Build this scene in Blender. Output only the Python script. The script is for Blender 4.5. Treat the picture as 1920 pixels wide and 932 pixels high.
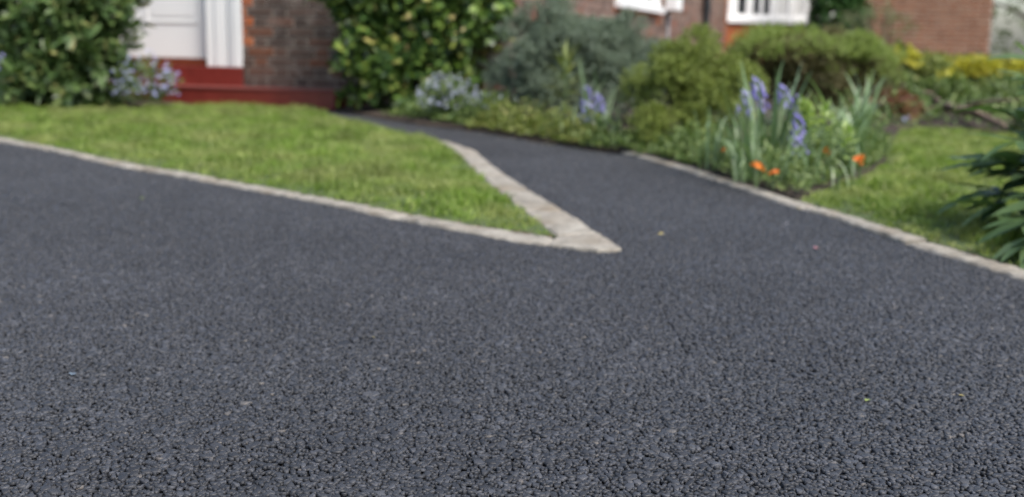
import bpy, bmesh, math, random
import numpy as np
from mathutils import Vector, Matrix
from mathutils.geometry import delaunay_2d_cdt

for o in list(bpy.data.objects):
    bpy.data.objects.remove(o)
scene = bpy.context.scene
col = scene.collection

# ------------------------------------------------------------------ camera
cam_data = bpy.data.cameras.new('camera')
cam = bpy.data.objects.new('camera', cam_data)
col.objects.link(cam)
cam_data.sensor_fit = 'HORIZONTAL'
cam_data.sensor_width = 36.0
cam_data.lens = 36.0 * 2100 / 1920
cam_data.clip_start = 0.05
cam_data.clip_end = 1500
PITCH = math.atan((466 - 80) / 2100)
cam.matrix_world = (Matrix.Translation((0, 0, 0.515)) @ Matrix.Rotation(math.pi / 2 - PITCH, 4, 'X')
                    @ Matrix.Rotation(math.radians(1.0), 4, 'Z'))
cam_data.dof.use_dof = True
cam_data.dof.focus_distance = 1.30
cam_data.dof.aperture_fstop = 4.1
scene.camera = cam

# ------------------------------------------------------------------ sky, sun, exposure
SUN_EL, SUN_AZ = math.radians(55), math.radians(138)     # azimuth clockwise from +Y: sun to the right, a little behind
world = bpy.data.worlds.new('World')
scene.world = world
world.use_nodes = True
wn = world.node_tree
sky = wn.nodes.new('ShaderNodeTexSky')
sky.sky_type = 'NISHITA'
sky.sun_disc = False
sky.sun_elevation = SUN_EL
sky.sun_rotation = SUN_AZ
sky.altitude = 0
sky.air_density = 1.0
sky.dust_density = 2.6
sky.ozone_density = 1.0
bg = wn.nodes['Background']
bg.inputs['Strength'].default_value = 0.15
wn.links.new(sky.outputs[0], bg.inputs[0])
sun_data = bpy.data.lights.new('sun', 'SUN')
sun_data.energy = 2.6
sun_data.angle = math.radians(22)
sun_data.color = (1.0, 0.95, 0.885)
sun = bpy.data.objects.new('sun', sun_data)
col.objects.link(sun)
sd = Vector((math.sin(SUN_AZ) * math.cos(SUN_EL), math.cos(SUN_AZ) * math.cos(SUN_EL), math.sin(SUN_EL)))
sun.rotation_euler = (-sd).to_track_quat('-Z', 'Y').to_euler()
sun.location = sd * 30
vs = scene.view_settings
vs.view_transform = 'Standard'
vs.look = 'None'
vs.gamma = 1.0
vs.use_curve_mapping = False
vs.exposure = 0.8

# ------------------------------------------------------------------ helpers
RNG = np.random.default_rng(7)
random.seed(7)


def link(o, parent=None):
    col.objects.link(o)
    if parent is not None:
        o.parent = parent
    return o


def tag(o, label=None, cat=None, group=None, kind=None):
    if label: o['label'] = label
    if cat: o['category'] = cat
    if group: o['group'] = group
    if kind: o['kind'] = kind
    return o


def thing(name, loc, label, cat, group=None, rz=0.0):
    o = bpy.data.objects.new(name, None)
    o.location = loc
    o.rotation_euler = (0, 0, rz)
    o.empty_display_size = 0.05
    link(o)
    return tag(o, label, cat, group)


def mesh_data(name, verts, faces, mat=None, smooth=False):
    me = bpy.data.meshes.new(name)
    me.from_pydata([tuple(v) for v in verts], [], [tuple(f) for f in faces])
    if mat: me.materials.append(mat)
    if smooth:
        me.polygons.foreach_set('use_smooth', [True] * len(me.polygons))
    me.update()
    return me


def np_mesh(name, V, Q, mat=None, smooth=False):
    """V (n,3); Q (m,k) equal-sized faces, fast path"""
    me = bpy.data.meshes.new(name)
    V = np.ascontiguousarray(V, dtype=np.float32)
    Q = np.ascontiguousarray(Q, dtype=np.int32)
    m, k = Q.shape
    me.vertices.add(len(V))
    me.vertices.foreach_set('co', V.ravel())
    me.loops.add(m * k)
    me.loops.foreach_set('vertex_index', Q.ravel())
    me.polygons.add(m)
    me.polygons.foreach_set('loop_start', np.arange(0, m * k, k, dtype=np.int32))
    me.polygons.foreach_set('loop_total', np.full(m, k, dtype=np.int32))
    if smooth:
        me.polygons.foreach_set('use_smooth', np.ones(m, dtype=bool))
    me.update(calc_edges=True)
    if mat: me.materials.append(mat)
    return me


def obj(name, me, parent=None):
    o = bpy.data.objects.new(name, me)
    return link(o, parent)


class MB:
    """collects simple shapes into one mesh"""
    def __init__(self):
        self.v, self.f = [], []

    def add(self, verts, faces):
        n = len(self.v)
        self.v += [tuple(p) for p in verts]
        self.f += [tuple(i + n for i in f) for f in faces]
        return self

    def box(self, c, s, M=None):
        x, y, z = c
        a, b, d = s[0] / 2, s[1] / 2, s[2] / 2
        vs_ = [(x + i * a, y + j * b, z + k * d) for i in (-1, 1) for j in (-1, 1) for k in (-1, 1)]
        if M is not None:
            vs_ = [M @ Vector(p) for p in vs_]
        return self.add(vs_, [(0, 1, 3, 2), (4, 6, 7, 5), (0, 4, 5, 1), (2, 3, 7, 6), (0, 2, 6, 4), (1, 5, 7, 3)])

    def tube(self, pts, radii, n=6, cap=True):
        pts = [Vector(p) for p in pts]
        rings = []
        for i, p in enumerate(pts):
            t = (pts[min(i + 1, len(pts) - 1)] - pts[max(i - 1, 0)]).normalized()
            a = t.orthogonal().normalized()
            b = t.cross(a)
            rings.append([p + (a * math.cos(2 * math.pi * k / n) + b * math.sin(2 * math.pi * k / n)) * radii[i] for k in range(n)])
        verts = [v for r in rings for v in r]
        faces = [(i * n + k, i * n + (k + 1) % n, (i + 1) * n + (k + 1) % n, (i + 1) * n + k)
                 for i in range(len(pts) - 1) for k in range(n)]
        if cap:
            faces += [tuple(range(n - 1, -1, -1)), tuple((len(pts) - 1) * n + k for k in range(n))]
        return self.add(verts, faces)

    def build(self, name, mat, parent=None, smooth=False):
        return obj(name, mesh_data(name, self.v, self.f, mat, smooth), parent)


def inside(P, poly):
    """P (n,2) in polygon"""
    x, y = P[:, 0], P[:, 1]
    c = np.zeros(len(P), bool)
    n = len(poly)
    for i in range(n):
        x0, y0 = poly[i]
        x1, y1 = poly[(i + 1) % n]
        if y0 == y1: continue
        hit = ((y0 > y) != (y1 > y)) & (x < (x1 - x0) * (y - y0) / (y1 - y0) + x0)
        c ^= hit
    return c


def seg_dist(P, poly, closed=False):
    d = np.full(len(P), 1e9)
    n = len(poly)
    for i in range(n if closed else n - 1):
        a = np.array(poly[i]); b = np.array(poly[(i + 1) % n])
        ab = b - a
        t = np.clip(((P - a) @ ab) / (ab @ ab), 0, 1)
        d = np.minimum(d, np.linalg.norm(P - (a + t[:, None] * ab), axis=1))
    return d


def wave(P, s, seed=0):
    """cheap smooth noise in about -1..1"""
    r = np.random.default_rng(seed)
    out = np.zeros(len(P))
    for k in range(6):
        a = r.uniform(0, 2 * math.pi); f = r.uniform(.6, 1.7) / s
        out += np.sin(P[:, 0] * math.cos(a) * f * 6.28 + P[:, 1] * math.sin(a) * f * 6.28 + r.uniform(0, 6.28))
    return out / 3.0


# ------------------------------------------------------------------ materials
class NT:
    def __init__(self, name):
        self.m = bpy.data.materials.new(name)
        self.m.use_nodes = True
        self.t = self.m.node_tree
        self.b = self.t.nodes['Principled BSDF']
        self.out = self.t.nodes['Material Output']

    def n(self, typ, **kw):
        nd = self.t.nodes.new(typ)
        for k, v in kw.items():
            if k in nd.inputs: nd.inputs[k].default_value = v
            else: setattr(nd, k, v)
        return nd

    def l(self, a, b):
        self.t.links.new(a, b)

    def ramp(self, stops, interp='LINEAR'):
        r = self.n('ShaderNodeValToRGB')
        r.color_ramp.interpolation = interp
        e = r.color_ramp.elements
        while len(e) < len(stops): e.new(0.5)
        for i, (p, c) in enumerate(stops):
            e[i].position = p
            e[i].color = (*c, 1)
        return r

    def noise(self, scale, detail=4, rough=.6, coord='pos'):
        t = self.n('ShaderNodeTexNoise')
        t.inputs['Scale'].default_value = scale
        t.inputs['Detail'].default_value = detail
        t.inputs['Roughness'].default_value = rough
        if coord == 'pos':
            g = self.n('ShaderNodeNewGeometry')
            self.l(g.outputs['Position'], t.inputs['Vector'])
        else:
            g = self.n('ShaderNodeTexCoord')
            self.l(g.outputs['Object'], t.inputs['Vector'])
        return t

    def rnd(self):
        """random value per object and per island"""
        oi = self.n('ShaderNodeObjectInfo')
        ge = self.n('ShaderNodeNewGeometry')
        a = self.n('ShaderNodeMath', operation='ADD')
        self.l(oi.outputs['Random'], a.inputs[0])
        self.l(ge.outputs['Random Per Island'], a.inputs[1])
        f = self.n('ShaderNodeMath', operation='FRACT')
        self.l(a.outputs[0], f.inputs[0])
        return f.outputs[0]

    def mix(self, fac, a, b, mode='MIX'):
        m = self.n('ShaderNodeMix')
        m.data_type = 'RGBA'
        m.blend_type = mode
        for s, v in ((m.inputs[0], fac), (m.inputs[6], a), (m.inputs[7], b)):
            if hasattr(v, 'links') or hasattr(v, 'is_linked'):
                self.l(v, s)
            elif isinstance(v, tuple):
                s.default_value = (*v, 1)
            else:
                s.default_value = v
        return m.outputs[2]

    def bump(self, height, strength=.3, dist=.01):
        b = self.n('ShaderNodeBump')
        b.inputs['Strength'].default_value = strength
        b.inputs['Distance'].default_value = dist
        self.l(height, b.inputs['Height'])
        self.l(b.outputs[0], self.b.inputs['Normal'])


def leaf_mat(name, stops, rough=.5, transl=.25, patch=None, spec=.4, mott=None):
    k = NT(name)
    r = k.ramp(stops)
    k.l(k.rnd(), r.inputs[0])
    c = r.outputs[0]
    if patch:
        nz = k.noise(patch[0], 3)
        pr = k.ramp([(.42, (0, 0, 0)), (.62, (1, 1, 1))])
        k.l(nz.outputs[0], pr.inputs[0])
        c = k.mix(pr.outputs[0], c, patch[1])
        # keep part of the leaf's own tint
        c = k.mix(patch[2], r.outputs[0], c)
    if mott:
        nm = k.noise(mott[0], 3)
        mr = k.ramp([(.32, (mott[1],) * 3), (.68, (mott[2],) * 3)])
        k.l(nm.outputs[0], mr.inputs[0])
        c = k.mix(1.0, c, mr.outputs[0], 'MULTIPLY')
    k.l(c, k.b.inputs['Base Color'])
    k.b.inputs['Roughness'].default_value = rough
    k.b.inputs['Specular IOR Level'].default_value = spec
    if transl:
        tr = k.n('ShaderNodeBsdfTranslucent')
        g = k.mix(1.0, c, (1.25, 1.35, .7), 'MULTIPLY')
        k.l(g, tr.inputs[0])
        ms = k.n('ShaderNodeMixShader')
        ms.inputs[0].default_value = transl
        k.l(k.b.outputs[0], ms.inputs[1])
        k.l(tr.outputs[0], ms.inputs[2])
        k.l(ms.outputs[0], k.out.inputs[0])
    return k.m


def plain(name, c, rough=.6, var=.15, scale=20, spec=.5, bump=0):
    k = NT(name)
    nz = k.noise(scale, 5)
    d = tuple(x * (1 - var) for x in c)
    u = tuple(min(1, x * (1 + var)) for x in c)
    r = k.ramp([(.3, d), (.7, u)])
    k.l(nz.outputs[0], r.inputs[0])
    k.l(r.outputs[0], k.b.inputs['Base Color'])
    k.b.inputs['Roughness'].default_value = rough
    k.b.inputs['Specular IOR Level'].default_value = spec
    if bump: k.bump(nz.outputs[0], bump, .01)
    return k.m


def brick_mat(name, stops, seed_scale=60, blotch=.6):
    k = NT(name)
    r = k.ramp(stops)
    k.l(k.rnd(), r.inputs[0])
    nz = k.noise(seed_scale, 6, .7)
    r2 = k.ramp([(.3, (.55, .55, .55)), (.55, (1, 1, 1)), (.75, (1.0, 1.0, 1.0))])
    k.l(nz.outputs[0], r2.inputs[0])
    c = k.mix(1.0, r.outputs[0], r2.outputs[0], 'MULTIPLY')
    nz2 = k.noise(9, 5, .6)
    r3 = k.ramp([(.52, (0, 0, 0)), (.78, (blotch,) * 3)])
    k.l(nz2.outputs[0], r3.inputs[0])
    c = k.mix(r3.outputs[0], c, (.26, .22, .19))
    k.l(c, k.b.inputs['Base Color'])
    k.b.inputs['Roughness'].default_value = .9
    k.b.inputs['Specular IOR Level'].default_value = .2
    k.bump(nz.outputs[0], .5, .004)
    return k.m


M = {}
# asphalt chips: bitumen-coated dark blue-grey stone
k = NT('asphalt_chip')
r = k.ramp([(0, (.018, .019, .0215)), (.45, (.030, .0315, .0352)), (.8, (.042, .0440, .0490)), (.995, (.062, .065, .073)), (.997, (.13, .115, .095)), (1, (.11, .10, .09))])
k.l(k.rnd(), r.inputs[0])
nz = k.noise(1.6, 5, .62)
r2 = k.ramp([(.3, (.74, .74, .74)), (.7, (1.2, 1.2, 1.2))])
k.l(nz.outputs[0], r2.inputs[0])
nzf = k.noise(900, 2, .6)
r4 = k.ramp([(.3, (.75, .75, .75)), (.7, (1.2, 1.2, 1.2))])
k.l(nzf.outputs[0], r4.inputs[0])
c = k.mix(1.0, r.outputs[0], r2.outputs[0], 'MULTIPLY')
c = k.mix(1.0, c, r4.outputs[0], 'MULTIPLY')
k.l(c, k.b.inputs['Base Color'])
k.b.inputs['Roughness'].default_value = .55
k.b.inputs['Specular IOR Level'].default_value = .45
k.bump(nzf.outputs[0], .35, .0006)
M['chip'] = k.m
M['bitumen'] = plain('bitumen', (.012, .0125, .014), .6, .3, 300)

k = NT('kerb_stone')
nz = k.noise(14, 6, .7)
r = k.ramp([(.25, (.095, .085, .068)), (.42, (.225, .205, .168)), (.58, (.325, .30, .25)), (.8, (.41, .39, .335))])
k.l(nz.outputs[0], r.inputs[0])
nzb = k.noise(130, 5, .75)
r2 = k.ramp([(.3, (.55, .53, .5)), (.5, (1, 1, 1))])
k.l(nzb.outputs[0], r2.inputs[0])
c = k.mix(1.0, r.outputs[0], r2.outputs[0], 'MULTIPLY')
nzc = k.noise(4, 3, .6)
r3 = k.ramp([(.48, (0, 0, 0)), (.72, (.85, .85, .85))])
k.l(nzc.outputs[0], r3.inputs[0])
c = k.mix(r3.outputs[0], c, (.17, .135, .09))
k.l(c, k.b.inputs['Base Color'])
k.b.inputs['Roughness'].default_value = .9
k.bump(nzb.outputs[0], .6, .006)
M['kerb'] = k.m

k = NT('soil')
nz = k.noise(35, 6, .75)
r = k.ramp([(.3, (.018, .012, .008)), (.6, (.055, .038, .024)), (.8, (.09, .065, .042))])
k.l(nz.outputs[0], r.inputs[0])
k.l(r.outputs[0], k.b.inputs['Base Color'])
k.b.inputs['Roughness'].default_value = .95
k.bump(nz.outputs[0], .8, .03)
M['soil'] = k.m

k = NT('turf_base')
nz = k.noise(60, 5, .7)
r = k.ramp([(.3, (.03, .045, .012)), (.55, (.055, .085, .02)), (.8, (.11, .10, .045))])
k.l(nz.outputs[0], r.inputs[0])
k.l(r.outputs[0], k.b.inputs['Base Color'])
k.b.inputs['Roughness'].default_value = .95
M['turf'] = k.m
M['ground'] = plain('far_ground', (.06, .075, .03), .95, .4, 3)

M['grass'] = leaf_mat('grass_blade', [(0, (.08, .14, .018)), (.35, (.14, .225, .028)), (.7, (.195, .285, .046)), (.93, (.27, .34, .09)), (1, (.34, .31, .16))],
                      .55, .35, (2.4, (.29, .305, .115), .7), mott=(7, .68, 1.32))
M['white'] = plain('white_paint', (.78, .78, .765), .35, .015, 3)
M['upvc'] = plain('white_window_paint', (.82, .82, .81), .3, .015, 3)
M['red'] = plain('red_step_paint', (.155, .024, .018), .36, .18, 12, .5, .1)
M['redtop'] = plain('red_step_nosing', (.19, .05, .042), .34, .15, 12)
M['threshold'] = plain('red_threshold', (.15, .035, .015), .4, .15, 12)
M['mortar'] = plain('mortar', (.30, .265, .22), .95, .25, 40, .2, .3)
M['mortar_side_shaded'] = plain('mortar_side_shaded', (.13, .11, .095), .95, .25, 40, .2)  # raking shadow in the side-wall joints, darkened into the mortar colour
M['mortar_far'] = plain('mortar_far', (.42, .35, .29), .95, .2, 40, .2)
M['brickA'] = brick_mat('brick_brown', [(0, (.062, .046, .040)), (.35, (.088, .062, .051)), (.75, (.105, .070, .056)), (.93, (.125, .066, .048)), (1, (.16, .07, .042))])
M['brickB'] = brick_mat('brick_mauve', [(0, (.12, .075, .06)), (.4, (.20, .135, .108)), (.8, (.255, .17, .135)), (.93, (.24, .095, .065)), (1, (.27, .12, .08))])
M['brickO'] = brick_mat('brick_orange', [(0, (.34, .085, .025)), (.5, (.42, .12, .035)), (1, (.36, .13, .06))])
M['brickC'] = brick_mat('brick_red', [(0, (.17, .085, .05)), (.4, (.205, .10, .058)), (.75, (.23, .112, .064)), (1, (.215, .125, .078))], 60, .15)
M['black'] = plain('black_pipe', (.018, .019, .022), .35, .2, 30)
M['grey'] = plain('grey_pipe', (.3, .3, .31), .5, .1, 30)
k = NT('window_glass')
k.b.inputs['Base Color'].default_value = (.02, .024, .026, 1)
k.b.inputs['Roughness'].default_value = .04
M['glass'] = k.m
M['interior'] = plain('window_board', (.55, .55, .54), .6, .05, 5)
M['bark'] = plain('bark', (.085, .06, .045), .9, .4, 40, .2, .6)
M['log'] = plain('dead_wood', (.15, .11, .085), .9, .45, 25, .2, .8)
M['stem'] = plain('green_stem', (.09, .14, .05), .5, .2, 30)

# ------------------------------------------------------------------ layout (metres; camera stands at the origin, drive at z = 0)
def nearest_on(line, pts_):
    out = []
    for p in np.array(pts_):
        best, bd = None, 1e9
        for a, b in zip(np.array(line)[:-1], np.array(line)[1:]):
            t = np.clip((p - a) @ (b - a) / ((b - a) @ (b - a)), 0, 1)
            q = a + t * (b - a)
            d = np.linalg.norm(q - p)
            if d < bd: best, bd = q, d
        out.append(tuple(float(c) for c in best))
    return out


KL_OUT = [(-4.35, 7.26), (-3.35, 6.26), (-2.47, 5.381), (-2.063, 4.974), (-1.795, 4.674), (-1.531, 4.392), (-1.089, 3.979), (-.79, 3.691), (-.553, 3.45),
          (-.413, 3.281), (-.247, 3.123), (-.116, 2.993), (-.004, 2.889), (.10, 2.815)]
KL_IN = nearest_on([(-4.5, 7.45), (-3.47, 6.49), (-2.583, 5.61), (-2.146, 5.155), (-1.869, 4.845), (-1.602, 4.57), (-1.133, 4.115), (-.821, 3.815), (-.575, 3.567), (-.432, 3.415),
                    (-.256, 3.228), (-.121, 3.108), (-.005, 3.025), (.119, 2.936)], KL_OUT[:-1]) + [(.119, 2.936)]
KR_OUT = [(-.357, 5.80), (-.255, 5.551), (-.176, 5.265), (-.105, 4.80), (-.03, 4.33), (.107, 3.676), (.196, 3.248), (.235, 3.00)]
KR_IN = nearest_on([(-.40, 5.80), (-.355, 5.62), (-.261, 5.213), (-.132, 4.345), (-.088, 3.97), (.04, 3.401), (.119, 2.942)], KR_OUT[:-1]) + [(.119, 2.942)]
TIP = [(.10, 2.815), (.211, 2.756), (.258, 2.765), (.276, 2.785), (.235, 3.00), (.119, 2.94)]
KK_OUT = [(.51, 5.33), (.574, 5.147), (.701, 4.684), (.842, 4.018), (.882, 3.748), (.961, 3.449), (1.013, 3.146), (1.062, 2.907), (1.114, 2.721), (1.17, 2.505), (1.28, 1.95), (1.45, 1.22)]
KK_IN = [(.565, 5.37), (.634, 5.18), (.764, 4.71), (.908, 4.04), (.948, 3.78), (1.026, 3.48), (1.080, 3.175), (1.131, 2.94), (1.182, 2.755), (1.241, 2.53), (1.355, 1.975), (1.528, 1.245)]
PATH_FAR = [(-1.30, 8.15), (-.94, 7.53), (-.55, 6.9), (-.27, 6.6), (-.02, 6.18), (.16, 5.85), (.37, 5.56), (.51, 5.33)]
LAWN_PATH = [(-.36, 5.72), (-.50, 5.98), (-.78, 6.60), (-1.05, 7.20), (-1.27, 7.70), (-1.45, 8.24)]
BED_LAWN = [(.965, 3.75), (1.181, 4.13), (1.406, 4.479), (1.695, 5.102), (2.078, 6.192), (2.43, 7.1), (2.75, 7.25), (3.1, 6.9), (4.2, 6.0)]
# house: corner, wall directions
KC = Vector((-.05, 8.22, 0))
DA = Vector((-.968, .249, 0)).normalized()      # along the door wall, away from the corner
NA = Vector((-.249, -.968, 0)).normalized()     # outward
DB = Vector((.329, 1, 0)).normalized()          # along the side wall
NB = Vector((DB.y, -DB.x, 0))                   # outward, to the right


def sheet(name, poly, z, mat, label=None, kind='structure', parent=None, sub=0, amp=0, seed=1, dome=0):
    """flat polygon sheet, optionally gridded with gentle relief"""
    poly = [tuple(p) for p in poly]
    if not sub:
        o = obj(name, mesh_data(name, [(x, y, z) for x, y in poly], [tuple(range(len(poly)))], mat), parent)
    else:
        bnd = []
        for i in range(len(poly)):
            a = np.array(poly[i]); b = np.array(poly[(i + 1) % len(poly)])
            m = max(1, int(np.linalg.norm(b - a) / sub))
            bnd += [tuple(a + (b - a) * t / m) for t in range(m)]
        xs = [p[0] for p in poly]; ys = [p[1] for p in poly]
        gx, gy = np.meshgrid(np.arange(min(xs), max(xs), sub), np.arange(min(ys), max(ys), sub))
        G = np.stack([gx.ravel(), gy.ravel()], 1) + RNG.uniform(-.2, .2, (gx.size, 2)) * sub
        G = G[inside(G, poly)]
        G = G[seg_dist(G, poly, True) > sub * .35]
        nb = len(bnd)
        cdt = delaunay_2d_cdt([Vector(p) for p in bnd] + [Vector((float(a), float(b))) for a, b in G],
                              [(i, (i + 1) % nb) for i in range(nb)], [], 1, 1e-6)
        P = np.array([(v.x, v.y) for v in cdt[0]])
        w = wave(P, .5, seed) * amp
        e = np.clip(seg_dist(P, poly, True) / .12, 0, 1)
        V3 = [(P[i, 0], P[i, 1], z + (w[i] + dome) * e[i]) for i in range(len(P))]
        me = mesh_data(name, V3, [tuple(f) for f in cdt[2]], mat, True)
        me.flip_normals() if len(me.polygons) and me.polygons[0].normal.z < 0 else None
        o = obj(name, me, parent)
    if kind and parent is None: o['kind'] = kind
    return o


# ------------------------------------------------------------------ ground, drive, beds, lawns
sheet('ground', [(-400, -400), (400, -400), (400, 600), (-400, 600)], -.03, M['ground'])
drive = sheet('driveway', [(-8, -4), (5, -4), (5, 2.2), (3, 6), (1.2, 6), (-.2, 8.6), (-1.8, 8.8), (-8, 8.8)], -.003, M['bitumen'])

# asphalt chippings: one tile of real stone chips, instanced over the drive and the path
def chip_tile(size=.6, seed=3):
    r = np.random.default_rng(seed)
    n_grid = int(size / .0062)
    gx, gy = np.meshgrid(np.arange(n_grid), np.arange(n_grid))
    P = np.stack([gx.ravel(), gy.ravel()], 1).astype(float)
    P[:, 0] += .5 * (P[:, 1] % 2)
    P = (P + r.uniform(-.48, .48, P.shape)) * (size / n_grid) - size / 2
    N = len(P)
    S = 5
    rad = np.clip(r.lognormal(math.log(.0044), .30, N), .0028, .0092)
    asp = r.uniform(.48, 1.0, N)
    ang = r.uniform(0, 6.28, N)
    a = (np.arange(S)[None, :] + r.uniform(-.32, .32, (N, S))) * (2 * math.pi / S)
    rr = rad[:, None] * r.uniform(.7, 1.25, (N, S))
    px = np.cos(a) * rr; py = np.sin(a) * rr * asp[:, None]
    ca, sa = np.cos(ang)[:, None], np.sin(ang)[:, None]
    bx = px * ca - py * sa; by = px * sa + py * ca
    tx = r.normal(0, .15, N)[:, None]; ty = r.normal(0, .15, N)[:, None]
    top = r.normal(.0012, .0009, N)[:, None] + rad[:, None] * .12
    rings = []
    for sc, dz in ((1.0, -.0030), (.98, -.0006), (.84, .0001)):
        x = bx * sc; y = by * sc
        z = top + dz + x * tx + y * ty + (r.normal(0, .00022, (N, S)) if sc < 1 else 0)
        rings.append(np.stack([x + P[:, :1], y + P[:, 1:], z], 2))
    V = np.concatenate(rings, 1).reshape(-1, 3)      # 18 verts each
    base = (np.arange(N) * 15)[:, None, None]
    q = []
    for ring in (0, 1):
        for s in range(S):
            q.append([ring * S + s, ring * S + (s + 1) % S, (ring + 1) * S + (s + 1) % S, (ring + 1) * S + s])
    q = [t for a_, b_, c_, d_ in q for t in ((a_, b_, c_), (a_, c_, d_))] + [(10, 11, 12), (10, 12, 13), (10, 13, 14)]
    Q = (np.array(q)[None] + base).reshape(-1, 3)
    return np_mesh('chip_tile', V, Q, M['chip'])


def instancer(name, pts, rot, src_mesh, parent=None):
    """one object that repeats src_mesh on its points (a countless surface)"""
    src = bpy.data.objects.new(name + '_source', src_mesh)
    me = bpy.data.meshes.new(name)
    me.from_pydata([tuple(p) for p in pts], [], [])
    at = me.attributes.new('turn', 'FLOAT_VECTOR', 'POINT')
    at.data.foreach_set('vector', np.asarray([(0, 0, a) for a in rot], dtype=np.float32).ravel())
    o = obj(name, me, parent)
    ng = bpy.data.node_groups.new(name, 'GeometryNodeTree')
    ng.interface.new_socket('Geometry', in_out='INPUT', socket_type='NodeSocketGeometry')
    ng.interface.new_socket('Geometry', in_out='OUTPUT', socket_type='NodeSocketGeometry')
    gi = ng.nodes.new('NodeGroupInput'); go = ng.nodes.new('NodeGroupOutput')
    ip = ng.nodes.new('GeometryNodeInstanceOnPoints')
    oi = ng.nodes.new('GeometryNodeObjectInfo')
    oi.inputs['Object'].default_value = src
    na = ng.nodes.new('GeometryNodeInputNamedAttribute')
    na.data_type = 'FLOAT_VECTOR'
    na.inputs['Name'].default_value = 'turn'
    ng.links.new(gi.outputs[0], ip.inputs['Points'])
    ng.links.new(oi.outputs['Geometry'], ip.inputs['Instance'])
    ng.links.new(na.outputs[0], ip.inputs['Rotation'])
    ng.links.new(ip.outputs[0], go.inputs[0])
    md = o.modifiers.new('repeat', 'NODES')
    md.node_group = ng
    return o


TILE = .6
pts, rots = [], []
asph = [(-8, -1), (3, -1), (1.7, 1.2)] + [KK_OUT[i] for i in range(len(KK_OUT) - 1, -1, -1)] + PATH_FAR[::-1] + [(-1.5, 8.3)] + LAWN_PATH[::-1] + KR_OUT + TIP[:4][::-1] + KL_OUT[::-1] + [(-8, 10)]
cx = np.arange(-6.0, 3.0, TILE); cy = np.arange(.3, 9.0, TILE)
for x in cx:
    for y in cy:
        s = np.linspace(-.5, .5, 7) * TILE
        G = np.array([(x + a, y + b) for a in s for b in s])
        if not inside(G, asph).any(): continue
        if abs(x) > .58 * y + .9: continue
        pts.append((x, y, 0)); rots.append(random.choice((0, 1, 2, 3)) * math.pi / 2)
chips = instancer('asphalt_chippings', pts, rots, chip_tile(TILE), drive)
chips['kind'] = 'stuff'

bed = sheet('garden_bed', PATH_FAR[::-1][::-1] + KK_IN[:4] + BED_LAWN + [(9, 6.5), (12, 16), (8, 19), (1.0, 13), (-.1, 8.9), (-1.2, 8.9)], .012, M['soil'], sub=.12, amp=.018, dome=.02)
bed_l = sheet('shrub_bed', [(-5.5, 7.6), (-2.55, 7.65), (-2.4, 8.25), (-2.3, 8.55), (-5.5, 9.4)], .012, M['soil'], sub=.15, amp=.01, dome=.025)

LAWN_L = KL_IN + KR_IN[::-1][1:] + LAWN_PATH[1:] + [(-2.75, 8.58), (-5.2, 9.2), (-5.2, 8.0)]
LAWN_R = KK_IN[4:] + [(4.5, 1.2)] + BED_LAWN[::-1]
lawn_l = sheet('lawn', LAWN_L, .008, M['turf'], sub=.15, amp=.004, seed=5, dome=.008)
lawn_r = sheet('lawn', LAWN_R, .008, M['turf'], sub=.15, amp=.004, seed=6, dome=.008)


def blades(poly, density, hmean, seed, zbase, keep=None, trim=.004):
    r = np.random.default_rng(seed)
    xs = [p[0] for p in poly]; ys = [p[1] for p in poly]
    area = (max(xs) - min(xs)) * (max(ys) - min(ys))
    n = int(area * density)
    P = np.stack([r.uniform(min(xs), max(xs), n), r.uniform(min(ys), max(ys), n)], 1)
    P = P[inside(P, poly)]
    if keep is not None: P = P[keep(P)]
    e = seg_dist(P, poly, True)
    bare = (wave(P, .22, seed + 7) > 1.0 - .8 * np.clip(1 - e / .15, 0, 1)) & (r.uniform(0, 1, len(P)) < .8)
    ok = (e > trim) & ~bare
    P = P[ok]; e = e[ok]
    n = len(P)
    tuft = .72 + .55 * wave(P, .14, seed + 1) + .35 * wave(P, .55, seed + 2)
    h = hmean * np.clip(tuft, .25, 1.7) * r.uniform(.6, 1.25, n) * np.clip(.55 + e / .12 * .45, .55, 1)
    lean = r.normal(0, .5, (n, 2)) * h[:, None]
    a = r.uniform(0, 6.28, n)
    w = r.uniform(.0012, .0023, n)
    sx, sy = np.cos(a) * w, np.sin(a) * w
    z = zbase(P, e)
    B0 = np.stack([P[:, 0] - sx, P[:, 1] - sy, z], 1)
    B1 = np.stack([P[:, 0] + sx, P[:, 1] + sy, z], 1)
    mx = P + lean * .35
    M0 = np.stack([mx[:, 0] - sx * .9, mx[:, 1] - sy * .9, z + h * .6], 1)
    M1 = np.stack([mx[:, 0] + sx * .9, mx[:, 1] + sy * .9, z + h * .6], 1)
    tx = P + lean
    T0 = np.stack([tx[:, 0] - sx * .15, tx[:, 1] - sy * .15, z + h * .95], 1)
    T1 = np.stack([tx[:, 0] + sx * .15, tx[:, 1] + sy * .15, z + h * .95], 1)
    V = np.stack([B0, B1, M0, M1, T0, T1], 1).reshape(-1, 3)
    base = (np.arange(n) * 6)[:, None, None]
    Q = (np.array([[0, 1, 3, 2], [2, 3, 5, 4]])[None] + base).reshape(-1, 4)
    return np_mesh('grass', V, Q, M['grass'])


def zl(P, e): return .005 + .008 * np.clip(e / .12, 0, 1)
g1 = obj('grass', blades(LAWN_L, 14000, .036, 11, zl, lambda P: (np.abs(P[:, 0]) < .52 * P[:, 1] + .5) & ~inside(P, [(-5.5, 7.75), (-2.55, 7.85), (-2.3, 8.5), (-5.5, 9.5)])), lawn_l)
g1['kind'] = 'stuff'
g2 = obj('grass', blades(LAWN_R, 13000, .034, 12, zl, lambda P: (P[:, 0] < .75 * P[:, 1] + .9)), lawn_r)
g2['kind'] = 'stuff'


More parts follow.
